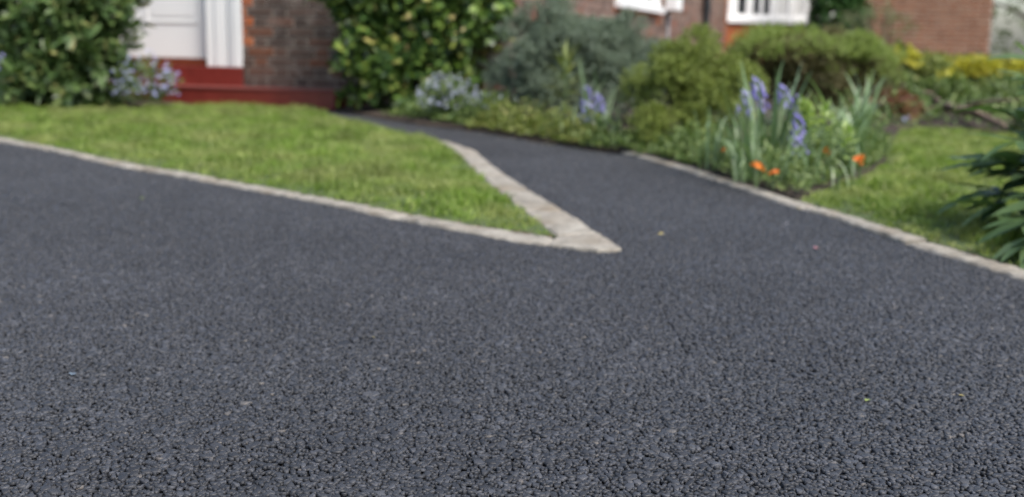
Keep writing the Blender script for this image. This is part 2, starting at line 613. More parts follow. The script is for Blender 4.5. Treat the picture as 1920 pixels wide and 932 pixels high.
# ------------------------------------------------------------------ kerb stones
def kerb_run(name, outs, ins, lens, top, seed, flip=False):
    r = random.Random(seed)
    root = bpy.data.objects.new(name, None)
    link(root)
    root['kind'] = 'structure'
    # arc-length resample
    A = np.array(outs); B = np.array(ins)
    C = (A + B) / 2
    s = np.concatenate([[0], np.cumsum(np.linalg.norm(np.diff(C, axis=0), axis=1))])
    def at(t):
        return (np.array([np.interp(t, s, A[:, 0]), np.interp(t, s, A[:, 1])]), np.array([np.interp(t, s, B[:, 0]), np.interp(t, s, B[:, 1])]))
    t = 0.0
    while t < s[-1] - .02:
        L = r.uniform(*lens)
        if s[-1] - (t + L) < lens[0] * .5: L = s[-1] - t
        t1 = t + L
        n = max(3, int(L / .025))
        rows = []
        dz = r.uniform(-.003, .003); tilt = r.uniform(-.003, .003)
        jo, ji = r.uniform(-.004, .004), r.uniform(-.004, .004)
        for i in range(n + 1):
            tt = t + .004 + (L - .008) * i / n
            o_, i_ = at(tt)
            d = (i_ - o_) / max(1e-6, np.linalg.norm(i_ - o_))
            end = 1 if 0 < i < n else 0
            o_ = o_ + d * (r.uniform(-.0045, .0045) + jo); i_ = i_ + d * (r.uniform(-.006, .006) + ji)
            z = top + dz + tilt * (2 * i / n - 1) - (0 if end else .006)
            row = []
            for f, h in ((0, -.05), (0, z - .007), (.07, z - .001), (.3, z + .001), (.62, z + .001), (.93, z - .001), (1, z - .007), (1, -.05)):
                p = o_ + (i_ - o_) * f
                hh = h + (r.uniform(-.0016, .0016) if h > -.04 else 0)
                row.append((p[0], p[1], hh))
            rows.append(row)
        verts = [p for row in rows for p in row]
        m = 8
        faces = [(i * m + j, i * m + j + 1, (i + 1) * m + j + 1, (i + 1) * m + j) for i in range(n) for j in range(m - 1)]
        faces += [tuple(range(m - 1, -1, -1)), tuple(n * m + j for j in range(m))]
        obj('kerb_stone', mesh_data('kerb_stone', verts, faces, M['kerb']), root)
        t = t1
    return root


kerb1 = kerb_run('lawn_kerb', KL_OUT, KL_IN, (.40, .70), .011, 4)
kerb2 = kerb_run('path_kerb', KR_OUT, KR_IN, (.32, .52), .011, 9)
kerb3 = kerb_run('garden_kerb', KK_OUT, KK_IN, (.55, .95), .011, 2)
# pointed stone where the two lawn kerbs meet
rr_ = random.Random(5)
loop = []
for i in range(len(TIP)):
    a = np.array(TIP[i]); b = np.array(TIP[(i + 1) % len(TIP)])
    nseg = max(1, int(np.linalg.norm(b - a) / .025))
    for s in range(nseg):
        p = a + (b - a) * s / nseg
        loop.append((p[0] + rr_.uniform(-.003, .003), p[1] + rr_.uniform(-.003, .003)))
cxy = np.mean(TIP, axis=0)
vv, ff = [], []
n = len(loop)
for sc, z in ((1.008, -.05), (1.008, .006), (.985, .010), (.6, .012)):
    for (x, y) in loop:
        vv.append((cxy[0] + (x - cxy[0]) * sc, cxy[1] + (y - cxy[1]) * sc, z + (rr_.uniform(-.0012, .0012) if z > 0 else 0)))
for ring in range(3):
    for i in range(n):
        ff.append((ring * n + i, ring * n + (i + 1) % n, (ring + 1) * n + (i + 1) % n, (ring + 1) * n + i))
ff.append(tuple(3 * n + i for i in range(n)))
obj('kerb_stone', mesh_data('kerb_stone', vv, ff, M['kerb']), kerb2)

# ------------------------------------------------------------------ house
house = thing('brick_house', (KC.x, KC.y, 0), 'brown brick house with white panelled front door and red steps', 'house')
HB = KC.copy()


def bevel_brick(L, H, D, mat):
    bm = bmesh.new()
    bmesh.ops.create_cube(bm, size=1)
    for v in bm.verts:
        v.co = Vector((v.co.x * L, v.co.y * D, v.co.z * H))
    bmesh.ops.bevel(bm, geom=bm.edges[:], offset=.004, segments=1, affect='EDGES')
    me = bpy.data.meshes.new('brick')
    bm.to_mesh(me); bm.free()
    me.materials.append(mat)
    return me


BL, BH, BJ = .215, .065, .010
HD = .1025


def brick_courses(length, z0, z1, start=0.0):
    """Flemish bond: yields (centre along, z, length)"""
    zc = z0 + BH / 2
    row = 0
    while zc + BH / 2 <= z1 + 1e-6:
        x = start - (0 if row % 2 == 0 else BL + BJ - (BL - HD) / 2)
        st = True
        k_ = 0
        while x < start + length - .01:
            L = BL if st else HD
            a, b = max(x, start), min(x + L, start + length)
            if b - a > .025: yield (a + b) / 2, zc, b - a, row
            x += L + BJ
            st = not st
        zc += BH + BJ
        row += 1


def brick_wall(name, parent, origin, D, N, length, height, mat, mortar, holes=(), single=None, core=.2, orange=None, stuff=None, start=0.0, cap=300, z0=.005):
    """mortar core plus bricks; single(s,z) says which bricks stand as objects of their own"""
    wall = None
    base = Vector(origin)
    rz = math.atan2(D.y, D.x)
    # core made of vertical strips around the holes
    mb = MB()
    cuts = sorted({start, start + length} | {c for h in holes for c in (h[0], h[1])})
    Mx = Matrix((( D.x, -N.x, 0, base.x), (D.y, -N.y, 0, base.y), (0, 0, 1, 0), (0, 0, 0, 1)))
    for a, b in zip(cuts, cuts[1:]):
        zs = [(0, height)]
        for h in holes:
            if a >= h[0] - 1e-6 and b <= h[1] + 1e-6:
                zs = [(0, h[2]), (h[3], height)]
        for lo, hi in zs:
            if hi - lo > .01: mb.box(((a + b) / 2, core / 2 + .004, (lo + hi) / 2), (b - a, core, hi - lo), Mx)
    wall = mb.build(name, mortar, None)
    wall.parent = parent
    wall.matrix_parent_inverse = Matrix.Translation(-Vector(parent.location))
    meshes = {}
    rest = MB()
    rest_o = MB()
    cnt = 0
    cand = []
    for s, z, L, row in brick_courses(length, z0, height, start):
        cl = [(s - L / 2, s + L / 2)]
        for h in holes:
            if z + BH / 2 > h[2] and z - BH / 2 < h[3]:
                nc = []
                for a, b in cl:
                    if a < h[0]: nc.append((a, min(b, h[0])))
                    if b > h[1]: nc.append((max(a, h[1]), b))
                cl = nc
        for a, b in cl:
            if b - a > .03: cand.append(((a + b) / 2, z, b - a))
    for s, z, L in cand:
        isO = orange and orange(s, z)
        if single and single(s, z) and cnt < cap:
            key = (round(L, 3), bool(isO))
            if key not in meshes: meshes[key] = bevel_brick(L, BH, .06, M['brickO'] if isO else mat)
            o = bpy.data.objects.new('brick', meshes[key])
            link(o, wall)
            p = base + D * s - N * (.03 - .004 - random.uniform(-.0015, .0025))
            o.matrix_local = Matrix.Translation((p.x, p.y, z)) @ Matrix.Rotation(rz + random.uniform(-.006, .006), 4, 'Z')
            cnt += 1
        else:
            t = rest_o if isO else rest
            t.box((s, .03 - .004 - random.uniform(-.0015, .0025), z), (L, .06, BH), Mx)
    for t, m in ((rest, mat), (rest_o, M['brickO'])):
        if t.v:
            o = t.build('brickwork', m, None)
            o.parent = wall
            o['kind'] = 'stuff'
    return wall


DOOR0, DOOR1 = 2.117, 4.05      # doorway with its white surround, measured from the corner
WIN = (3.3, 5.50, .93, 2.1)
BAY0 = 11.4
brick_wall('wall', house, KC, DA, NA, DOOR0 - .003, 2.7, M['brickA'], M['mortar'],
           single=lambda s, z: z < 1.0 and s > .42, orange=lambda s, z: s > DOOR0 - .10 and z > .42, cap=190)
brick_wall('wall', house, KC, DA, NA, 2.2, 2.7, M['brickA'], M['mortar'], start=DOOR1 + .003)
brick_wall('wall', house, KC, DB, NB, 15.5, 2.7, M['brickB'], M['mortar_side_shaded'], holes=[WIN],
           single=lambda s, z: .45 < z < 1.15 and 2.6 < s < 10.5, start=.0,
           orange=lambda s, z: (WIN[2] - .16 < z and (WIN[1] < s < WIN[1] + .10 or WIN[0] - .1 < s < WIN[0])) or (WIN[2] - .085 < z < WIN[2] and WIN[0] < s < WIN[1]) or (BAY0 - .25 < s < BAY0), cap=110, core=.21)


def hloc(D, N, s, out, z):
    p = KC + D * s + N * out
    return Vector((p.x, p.y, z))


def hbox(mb, D, N, s0, s1, o0, o1, z0, z1):
    """box on a house wall: s along, o outward"""
    Mx = Matrix((( D.x, N.x, 0, KC.x), (D.y, N.y, 0, KC.y), (0, 0, 1, 0), (0, 0, 0, 1)))
    return mb.box(((s0 + s1) / 2, (o0 + o1) / 2, (z0 + z1) / 2), (s1 - s0, o1 - o0, z1 - z0), Mx)


def hpart(name, mat, parent, D, N, boxes, bevel=0):
    mb = MB()
    for b in boxes: hbox(mb, D, N, *b)
    o = mb.build(name, mat)
    o.parent = parent
    if parent is house:
        o.matrix_parent_inverse = Matrix.Translation(-Vector(house.location))
    if bevel:
        md = o.modifiers.new('bevel', 'BEVEL')
        md.width = bevel; md.segments = 2
    return o


# red steps: lower step runs out past the door, upper one fills the doorway
st = hpart('step', M['red'], house, DA, NA, [(1.235, 5.4, .012, .285, -.05, .135)], .006)
hpart('nosing', M['redtop'], st, DA, NA, [(1.225, 5.4, .006, .295, .1355, .148)], .004)
st2 = hpart('step', M['red'], house, DA, NA, [(DOOR0 + .004, DOOR1 - .004, -.30, .010, .10, .29)], .005)
hpart('threshold', M['threshold'], st2, DA, NA, [(DOOR0 + .32, DOOR1 - .32, -.25, -.09, .2905, .348)], .004)
# white door surround: pilasters with moulded edges on plinth blocks
sur = hpart('door_surround', M['white'], house, DA, NA, [(DOOR0, DOOR1, -.16, .0, 2.28, 2.6)], .006)
for a, b in ((DOOR0, DOOR0 + .335), (DOOR1 - .335, DOOR1)):
    inner_first = a > 3
    pil = [(a, b, -.20, -.045, .2905, 2.28)]
    e0, e1 = (a, a + .075) if not inner_first else (b - .075, b)
    pil += [(e0, e1, -.045, .004, .2905, 2.28)]
    m0, m1 = (a + .075, a + .12) if not inner_first else (b - .12, b - .075)
    pil += [(m0, m1, -.045, -.012, .2905, 2.28)]
    q0, q1 = (a + .16, a + .25) if not inner_first else (b - .25, b - .16)
    pil += [(q0, q1, -.045, -.033, .2905, 2.28)]
    hpart('pilaster', M['white'], sur, DA, NA, pil, .005)
door = hpart('door', M['white'], house, DA, NA, [(DOOR0 + .34, DOOR1 - .34, -.19, -.145, .352, 2.27)], .003)
dw0, dw1 = DOOR0 + .34, DOOR1 - .34
for p0, p1 in ((dw0 + .11, (dw0 + dw1) / 2 - .05), ((dw0 + dw1) / 2 + .05, dw1 - .11)):
    for z0, z1 in ((.62, 1.05), (1.2, 2.1)):
        f = .022
        mo = hpart('panel_moulding', M['white'], door, DA, NA, [(p0, p1, -.1455, -.137, z0, z0 + f), (p0, p1, -.1455, -.137, z1 - f, z1),
                   (p0, p0 + f, -.1455, -.1375, z0 + f, z1 - f), (p1 - f, p1, -.1455, -.1375, z0 + f, z1 - f)], .005)
        hpart('panel', M['white'], door, DA, NA, [(p0 + .05, p1 - .05, -.1455, -.140, z0 + .05, z1 - .05)], .006)
hpart('letter_plate', M['grey'], door, DA, NA, [((dw0 + dw1) / 2 - .13, (dw0 + dw1) / 2 + .13, -.1275, -.118, 1.09, 1.15)], .003)

# side-wall window
w0, w1, wz0, wz1 = WIN
win = hpart('window', M['upvc'], house, DB, NB, [(w0, w1, -.10, -.03, wz0 + .003, wz0 + .07), (w0, w1, -.10, -.03, wz1 - .07, wz1),
            (w0, w0 + .07, -.10, -.03, wz0 + .07, wz1 - .07), (w1 - .07, w1, -.10, -.03, wz0 + .07, wz1 - .07)], .004)
hpart('sill', M['upvc'], win, DB, NB, [(w0 - .05, w1 + .05, -.03, .075, wz0 - .055, wz0 + .02)], .006)
hpart('trim', M['upvc'], win, DB, NB, [(w0 + .002, w0 + .055, -.03, .02, wz0 + .022, wz1), (w1 - .055, w1 - .002, -.03, .02, wz0 + .022, wz1)], .004)
nl = 4
for i in range(nl):
    a = w0 + .07 + (w1 - w0 - .14) * i / nl; b = w0 + .07 + (w1 - w0 - .14) * (i + 1) / nl
    if i: hpart('mullion', M['upvc'], win, DB, NB, [(a - .025, a + .025, -.095, -.034, wz0 + .071, wz1 - .071)], .003)
    hpart('pane', M['glass'], win, DB, NB, [(a + .026, b - .026, -.075, -.068, wz0 + .071, wz1 - .071)])
hpart('meter_box', M['upvc'], house, DB, NB, [(5.86, 6.20, .008, .16, .925, 1.5)], .012)
cond = MB()
p = hloc(DB, NB, 5.98, .035, 0)
cond.tube([(p.x, p.y, .02), (p.x, p.y, .93)], [.014, .014], 8)
c_ = cond.build('conduit', M['grey'], None, True); c_.parent = house; c_.matrix_parent_inverse = Matrix.Translation(-Vector(house.location))
pp = MB()
p = hloc(DB, NB, 8.75, .07, 0)
pp.tube([(p.x, p.y, .01), (p.x, p.y, 2.69)], [.05, .05], 14)
for z in (.35, 1.02, 1.9):
    pp.tube([(p.x, p.y, z), (p.x, p.y, z + .07)], [.060, .060], 14)
dp = pp.build('drainpipe', M['black'], None, False); dp.parent = house; dp.matrix_parent_inverse = Matrix.Translation(-Vector(house.location))

# canted bay window on the side wall
bay0 = KC + DB * BAY0 + NB * .0
DC = (DB + NB).normalized(); NC = Vector((DC.y, -DC.x, 0))
LC = 1.86


def bpart(name, mat, parent, D, N, org, boxes, bevel=0):
    mb = MB()
    Mx = Matrix((( D.x, N.x, 0, org.x), (D.y, N.y, 0, org.y), (0, 0, 1, 0), (0, 0, 0, 1)))
    for s0, s1, o0, o1, z0, z1 in boxes:
        mb.box(((s0 + s1) / 2, (o0 + o1) / 2, (z0 + z1) / 2), (s1 - s0, o1 - o0, z1 - z0), Mx)
    o = mb.build(name, mat)
    o.parent = parent
    if parent is house: o.matrix_parent_inverse = Matrix.Translation(-Vector(house.location))
    if bevel:
        md = o.modifiers.new('bevel', 'BEVEL'); md.width = bevel; md.segments = 2
    return o


brick_wall('bay_wall', house, bay0, DC, NC, LC, .90, M['brickO'], M['mortar'], core=.2)
bay1 = bay0 + DC * LC
brick_wall('bay_wall', house, bay1, DB, NB, 1.5, .90, M['brickO'], M['mortar'], core=.2)
bz = .905
bw = bpart('bay_window', M['upvc'], house, DC, NC, bay0, [(-.03, LC + .02, -.1, .06, bz, bz + .085), (0, .14, -.1, .02, bz + .085, 2.4), (LC - .14, LC, -.1, .02, bz + .085, 2.4), (0, LC, -.1, .02, 2.4, 2.6)], .006)
bpart('window_front', M['upvc'], bw, DB, NB, bay1, [(.0, 1.5, -.1, .06, bz + .002, bz + .083), (.05, .19, -.1, .02, bz + .083, 2.4), (1.36, 1.5, -.1, .02, bz + .083, 2.4), (0, 1.5, -.1, .02, 2.4, 2.6)], .006)
bpart('pane', M['glass'], bw, DB, NB, bay1, [(.19, 1.36, -.06, -.05, bz + .083, 2.4)])
lights = [(.14, .46), (.46, .96), (.96, 1.36), (1.36, LC - .14)]
for i, (a, b) in enumerate(lights):
    st_ = .07
    bpart('casement', M['upvc'], bw, DC, NC, bay0, [(a + .004, a + st_, -.08, .005, bz + .087, 2.395), (b - st_, b - .004, -.08, .005, bz + .087, 2.395),
          (a + st_, b - st_, -.08, .004, bz + .087, bz + .15), (a + st_, b - st_, -.08, .004, 2.3, 2.395)], .004)
    # net curtain shows pale behind the right lights
    bpart('pane', M['glass'] if i < 2 else M['interior'], bw, DC, NC, bay0, [(a + st_, b - st_, -.05, -.042, bz + .151, 2.299)])
    if i == 1:
        bpart('glazing_bar', M['upvc'], bw, DC, NC, bay0, [((a + b) / 2 - .03, (a + b) / 2 + .03, -.042, .003, bz + .152, 2.298)])
bpart('roof', M['grey'], bw, DC, NC, bay0, [(-.05, LC + .05, -.15, .08, 2.602, 2.66)])

# ------------------------------------------------------------------ brick building beyond the garden
CO = Vector((5.60, 18.45, 0)); DCC = Vector((1, .03, 0)).normalized(); NCC = Vector((.03, -1, 0)).normalized()
annex = thing('brick_building', (CO.x, CO.y, 0), 'plain red brick wall of a building beyond the golden hedge', 'building')
brick_wall('wall', annex, CO, DCC, NCC, 2.10, 2.7, M['brickC'], M['mortar_far'], single=lambda s, z: .42 < z < 1.33, cap=300, core=.2)
brick_wall('wall', annex, CO + DCC * 2.10 + Vector((.0, .006, 0)), Vector((.329, 1, 0)).normalized(), Vector((1, -.329, 0)).normalized(), 4.0, 2.7, M['brickC'], M['mortar_far'], core=.2)

# ------------------------------------------------------------------ leaves and plants
def tmpl_broad(fold=.10, droop=.12):
    V = np.array([(0, 0, 0), (-.36, .25, fold * .7), (0, .25, 0), (.36, .25, fold * .7), (-.5, .55, fold - droop * .3), (0, .55, -droop * .3), (.5, .55, fold - droop * .3),
                  (-.30, .82, fold * .6 - droop * .7), (0, .82, -droop * .7), (.30, .82, fold * .6 - droop * .7), (0, 1.0, -droop)])
    Q = [(0, 2, 1, 1), (0, 3, 2, 2), (1, 2, 5, 4), (2, 3, 6, 5), (4, 5, 8, 7), (5, 6, 9, 8), (7, 8, 10, 10), (8, 9, 10, 10)]
    return V, Q


def tmpl_simple(fold=.12, droop=.1):
    V = np.array([(0, 0, 0), (-.5, .5, fold), (0, .5, 0), (.5, .5, fold), (0, 1, -droop)])
    Q = [(0, 2, 1), (0, 3, 2), (1, 2, 4), (2, 3, 4)]
    return V, Q


def tmpl_needle():
    V = np.array([(-.5, 0, 0), (.5, 0, 0), (0, .6, .12), (0, 1, 0)])
    Q = [(0, 1, 2), (0, 2, 3), (1, 3, 2)]
    return V, Q


def unit(a):
    return a / np.maximum(1e-9, np.linalg.norm(a, axis=-1, keepdims=True))


def frames(D, U):
    Y = unit(D)
    X = unit(np.cross(Y, U))
    Z = np.cross(X, Y)
    return X, Y, Z


def cloud_mesh(name, tm, P, D, U, L, W, mat):
    V, Q = tm
    X, Y, Z = frames(D, U)
    n = len(P)
    out = (P[:, None, :] + V[None, :, 0, None] * (X * W[:, None])[:, None, :] + V[None, :, 1, None] * (Y * L[:, None])[:, None, :]
           + V[None, :, 2, None] * (Z * W[:, None])[:, None, :])
    tri = []
    for q in Q:
        q = list(dict.fromkeys(q))
        if len(q) == 4: tri += [(q[0], q[1], q[2]), (q[0], q[2], q[3])]
        else: tri.append(tuple(q))
    T = (np.array(tri)[None] + (np.arange(n) * len(V))[:, None, None]).reshape(-1, 3)
    return np_mesh(name, out.reshape(-1, 3), T, mat)


def sprigs(lobes, n, r, up=.5, shell=(.6, 1.0), low=-.35, lump=.18):
    """points and directions near the surface of lumpy ellipsoids"""
    vol = np.array([l[1][0] * l[1][2] for l in lobes]); vol = vol / vol.sum()
    which = r.choice(len(lobes), n, p=vol)
    d = unit(r.normal(0, 1, (n, 3)))
    d[:, 2] = np.where(d[:, 2] < low, -d[:, 2], d[:, 2])
    c = np.array([l[0] for l in lobes])[which]; R = np.array([l[1] for l in lobes])[which]
    ph = np.sin(d[:, 0] * 7 + which) + np.sin(d[:, 1] * 9 + which * 2.1) + np.sin(d[:, 2] * 8 + which * 1.3)
    rad = r.uniform(shell[0], shell[1], n) ** .6 * (1 + lump * ph / 3)
    P = c + d * R * rad[:, None]
    nr = unit(d / R)
    D = unit(nr + np.array([0, 0, up]) + r.normal(0, .35, (n, 3)))
    ok = P[:, 2] > .02
    return P[ok], D[ok]


def clumps(lobes, n, rc, seed, low=-.2, keep=.55):
    """smaller rounded clumps over the surface of the big lobes"""
    r = np.random.default_rng(seed)
    P, D = sprigs(lobes, n, r, 0, (.8, 1), low, .1)
    out = [(tuple(p), tuple(rc * r.uniform(.7, 1.25) * np.array((1, 1, .8)))) for p in P]
    inner = [(c, tuple(np.array(q) * .8)) for c, q in lobes]
    return out + inner


def leaves_on(P, D, k, ls, r, spread=1.0, droop=0.0):
    """k leaves round every sprig"""
    n = len(P)
    t = np.tile(np.linspace(.1, 1, k), n)
    B = np.repeat(P, k, 0) + np.repeat(D, k, 0) * (t * ls)[:, None]
    rad = unit(np.cross(np.repeat(D, k, 0), r.normal(0, 1, (n * k, 3))))
    DD = unit(np.repeat(D, k, 0) * (.35 + .6 * t)[:, None] + rad * spread * (1.15 - .5 * t)[:, None] + r.normal(0, .2, (n * k, 3)) - np.array([0, 0, droop]))
    U = unit(np.repeat(D, k, 0) + np.array([0, 0, .6]) + r.normal(0, .25, (n * k, 3)))
    return B, DD, U


def leaf_objects(parent, tm, B, D, U, L, W, mats, name='leaf', variants=5):
    X, Y, Z = frames(D, U)
    mes = []
    for i in range(variants):
        V, Q = tm
        V = V.copy()
        V[:, 2] *= 1 + .35 * math.sin(i * 2.3)
        V[:, 0] += .05 * math.sin(i * 1.7) * V[:, 1] ** 2
        mes.append(mesh_data(name, V, [tuple(dict.fromkeys(q)) for q in Q], mats[i % len(mats)], True))
    off = Vector(parent.location)
    for i in range(len(B)):
        o = bpy.data.objects.new(name, mes[i % variants])
        link(o, parent)
        p = Vector(B[i]) - off
        x, y, z = Vector(X[i]) * W[i], Vector(Y[i]) * L[i], Vector(Z[i]) * W[i]
        o.matrix_local = Matrix(((x.x, y.x, z.x, p.x), (x.y, y.y, z.y, p.y), (x.z, y.z, z.z, p.z), (0, 0, 0, 1)))


def stems(parent, base, ends, r0, r1, mat, name='stem', sag=.05):
    for e in ends:
        b = Vector(base) + Vector((random.uniform(-.04, .04), random.uniform(-.04, .04), 0))
        e = Vector(e)
        m = (b + e) / 2 + Vector((random.uniform(-sag, sag), random.uniform(-sag, sag), random.uniform(0, sag)))
        mb = MB().tube([b, b.lerp(m, .5) + Vector((0, 0, .02)), m, e], [r0, r0 * .85, (r0 + r1) / 2, r1], 6)
        o = mb.build(name, mat, parent, True)
        o.matrix_parent_inverse = Matrix.Translation(-Vector(parent.location))


def place_part(o, parent):
    o.parent = parent
    o.matrix_parent_inverse = Matrix.Translation(-Vector(parent.location))
    return o


def shrub(name, label, cat, base, lobes, nspr, k, ls, L, W, tm, mat, seed, up=.5, spread=1.0, shell=(.5, 1), low=-.35, lump=.18, droop=0.0,
          singles=0, nst=6, group=None, bark='bark', clump=None, stem_r=(.016, .006)):
    r = np.random.default_rng(seed)
    root = thing(name, base, label, cat, group)
    if clump: lobes = clumps(lobes, clump[0], clump[1], seed + 500)
    P, D = sprigs(lobes, nspr, r, up, shell, low, lump)
    B, DD, U = leaves_on(P, D, k, ls, r, spread, droop)
    n = len(B)
    Ls = L * r.uniform(.65, 1.25, n); Ws = W * r.uniform(.7, 1.2, n)
    sel = np.zeros(n, bool)
    if singles:
        # the leaves that show largest: on the side of the crown that faces the drive
        cen = B.mean(0)
        front = (cen[1] - B[:, 1]) * .9 + .25 * np.abs(B[:, 0] - cen[0]) + r.normal(0, .05, n)
        vis = (B[:, 2] < .95)
        front = np.where(vis, front, -9)
        sel[np.argsort(-front)[:singles]] = True
        leaf_objects(root, tm, B[sel], DD[sel], U[sel], Ls[sel], Ws[sel], [mat])
    o = obj('foliage', cloud_mesh('foliage', tm, B[~sel], DD[~sel], U[~sel], Ls[~sel], Ws[~sel], mat))
    place_part(o, root)
    o['kind'] = 'stuff'
    ends = [tuple(p) for p in P[r.choice(len(P), nst, replace=False)]]
    stems(root, base, ends, stem_r[0], stem_r[1], M[bark])
    return root


BROAD = tmpl_broad(); SIMPLE = tmpl_simple(); NEEDLE = tmpl_needle()

M['laurel'] = leaf_mat('laurel_leaf', [(0, (.035, .068, .022)), (.4, (.065, .115, .035)), (.75, (.11, .17, .055)), (.93, (.18, .23, .08)), (1, (.29, .28, .11))], .35, .25)
M['climber'] = leaf_mat('climber_leaf', [(0, (.022, .05, .016)), (.3, (.05, .10, .026)), (.65, (.12, .20, .042)), (.92, (.20, .28, .06)), (.965, (.36, .36, .09)), (1, (.44, .36, .17))], .34, .25)
M['greybush'] = leaf_mat('grey_green_needle', [(0, (.085, .12, .08)), (.5, (.15, .195, .14)), (1, (.23, .28, .21))], .6, .2)
M['hebe'] = leaf_mat('olive_green_sprig', [(0, (.095, .13, .022)), (.5, (.185, .235, .048)), (1, (.29, .34, .09))], .55, .25)
M['brownbush'] = leaf_mat('olive_brown_sprig', [(0, (.07, .065, .03)), (.4, (.12, .11, .045)), (.75, (.17, .17, .06)), (1, (.16, .10, .06))], .6, .2)
M['freshbush'] = leaf_mat('fresh_top_sprig', [(0, (.14, .195, .04)), (.5, (.215, .28, .065)), (1, (.29, .35, .11))], .6, .3)
M['strap'] = leaf_mat('strap_leaf', [(0, (.08, .135, .055)), (.5, (.16, .24, .11)), (1, (.33, .41, .25))], .36, .25)
M['bed_leaf'] = leaf_mat('bed_leaf', [(0, (.05, .09, .022)), (.5, (.11, .17, .045)), (1, (.21, .26, .09))], .5, .25)
M['bed_yellow'] = leaf_mat('yellow_green_leaf', [(0, (.10, .14, .03)), (.6, (.17, .21, .05)), (1, (.27, .27, .08))], .5, .25)
M['hellebore'] = leaf_mat('dark_leaf', [(0, (.045, .085, .03)), (.5, (.09, .155, .055)), (1, (.16, .23, .10))], .45, .35, spec=.35)
M['ivy'] = leaf_mat('ivy_leaf', [(0, (.018, .05, .014)), (.5, (.04, .10, .025)), (1, (.075, .15, .04))], .4, .2)
M['gold'] = leaf_mat('golden_leaf', [(0, (.34, .34, .035)), (.6, (.46, .44, .06)), (1, (.50, .42, .07))], .5, .3)
M['hedge'] = leaf_mat('hedge_leaf', [(0, (.03, .05, .012)), (.5, (.07, .10, .025)), (1, (.14, .17, .05))], .5, .2)
M['fmn'] = leaf_mat('blue_petal', [(0, (.30, .31, .62)), (.5, (.40, .42, .74)), (1, (.55, .57, .78))], .6, .3)
M['fmn_grey'] = leaf_mat('grey_blue_petal', [(0, (.28, .30, .42)), (.5, (.40, .42, .58)), (1, (.50, .53, .62))], .6, .3)
M['bluebell'] = leaf_mat('violet_petal', [(0, (.20, .17, .52)), (.5, (.28, .25, .64)), (1, (.43, .41, .73))], .6, .35)
M['orange'] = leaf_mat('orange_petal', [(0, (.60, .13, .012)), (.5, (.70, .19, .02)), (1, (.66, .24, .05))], .6, .3)
M['yellowp'] = leaf_mat('yellow_petal', [(0, (.75, .50, .03)), (1, (.80, .60, .08))], .6, .3)
M['whitep'] = leaf_mat('white_petal', [(0, (.75, .76, .78)), (1, (.82, .82, .82))], .6, .3)
M['pinkp'] = leaf_mat('pink_petal', [(0, (.62, .28, .36)), (1, (.66, .32, .40))], .6, .3)
M['palebract'] = leaf_mat('pale_green_bract', [(0, (.22, .32, .08)), (.5, (.32, .42, .14)), (1, (.42, .50, .24))], .5, .3)
M['redleaf'] = leaf_mat('red_brown_leaf', [(0, (.10, .04, .025)), (.5, (.17, .07, .04)), (1, (.20, .14, .05))], .5, .2)
M['treefar'] = leaf_mat('far_tree_leaf', [(0, (.09, .11, .05)), (.5, (.14, .16, .08)), (1, (.2, .22, .12))], .6, .3)

# left evergreen
shrub('evergreen_shrub', 'dense dark evergreen shrub with glossy leaves left of the white door', 'shrub', (-3.30, 8.0, .03),
      [((-3.30, 7.95, .55), (.62, .42, .58)), ((-3.05, 7.92, .95), (.40, .34, .5)), ((-3.7, 8.0, .9), (.5, .4, .5)), ((-3.25, 7.85, .25), (.56, .38, .26))],
      1500, 10, .10, .100, .040, BROAD, M['laurel'], 21, up=.35, singles=290, nst=8, low=-.8, shell=(.3, 1))
# climber on the house corner
shrub('climbing_shrub', 'bright green and yellow leaved shrub against the house corner', 'shrub', (-.68, 7.98, .02),
      [((-.70, 7.98, .75), (.56, .26, .55)), ((-.35, 7.95, .80), (.30, .24, .45)), ((-1.0, 8.02, .95), (.36, .24, .40)), ((-.80, 7.92, .30), (.40, .22, .30)), ((-.55, 7.90, .18), (.36, .2, .18))],
      1500, 8, .08, .072, .046, BROAD, M['climber'], 22, up=.25, singles=290, nst=8, low=-.8, shell=(.3, 1))
# blue-grey fine-leaved bush
shrub('grey_green_bush', 'wide soft grey green bush with fine needles before the side wall', 'bush', (.45, 7.15, .03),
      [((.31, 7.12, .41), (.36, .32, .34)), ((.72, 7.2, .34), (.34, .30, .28)), ((.45, 6.95, .20), (.45, .30, .20)), ((.10, 7.02, .28), (.26, .25, .27)), ((.30, 6.85, .14), (.40, .22, .14))],
      9500, 14, .055, .026, .0062, NEEDLE, M['greybush'], 23, up=.8, spread=.9, nst=10, shell=(.3, 1), clump=(60, .10), low=-.7)
# olive bush beside the path
shrub('olive_bush', 'rounded olive green bush overhanging the path edge behind the kerb', 'bush', (.86, 5.58, .02),
      [((.89, 5.62, .36), (.18, .2, .18)), ((.76, 5.52, .23), (.21, .18, .19)), ((1.05, 5.56, .29), (.13, .16, .13)), ((.97, 5.45, .17), (.15, .15, .11)), ((.80, 5.40, .11), (.20, .14, .10))],
      6500, 12, .035, .017, .0058, NEEDLE, M['hebe'], 24, up=.6, spread=.9, nst=10, shell=(.3, 1), lump=.2, clump=(60, .065), low=-.7)
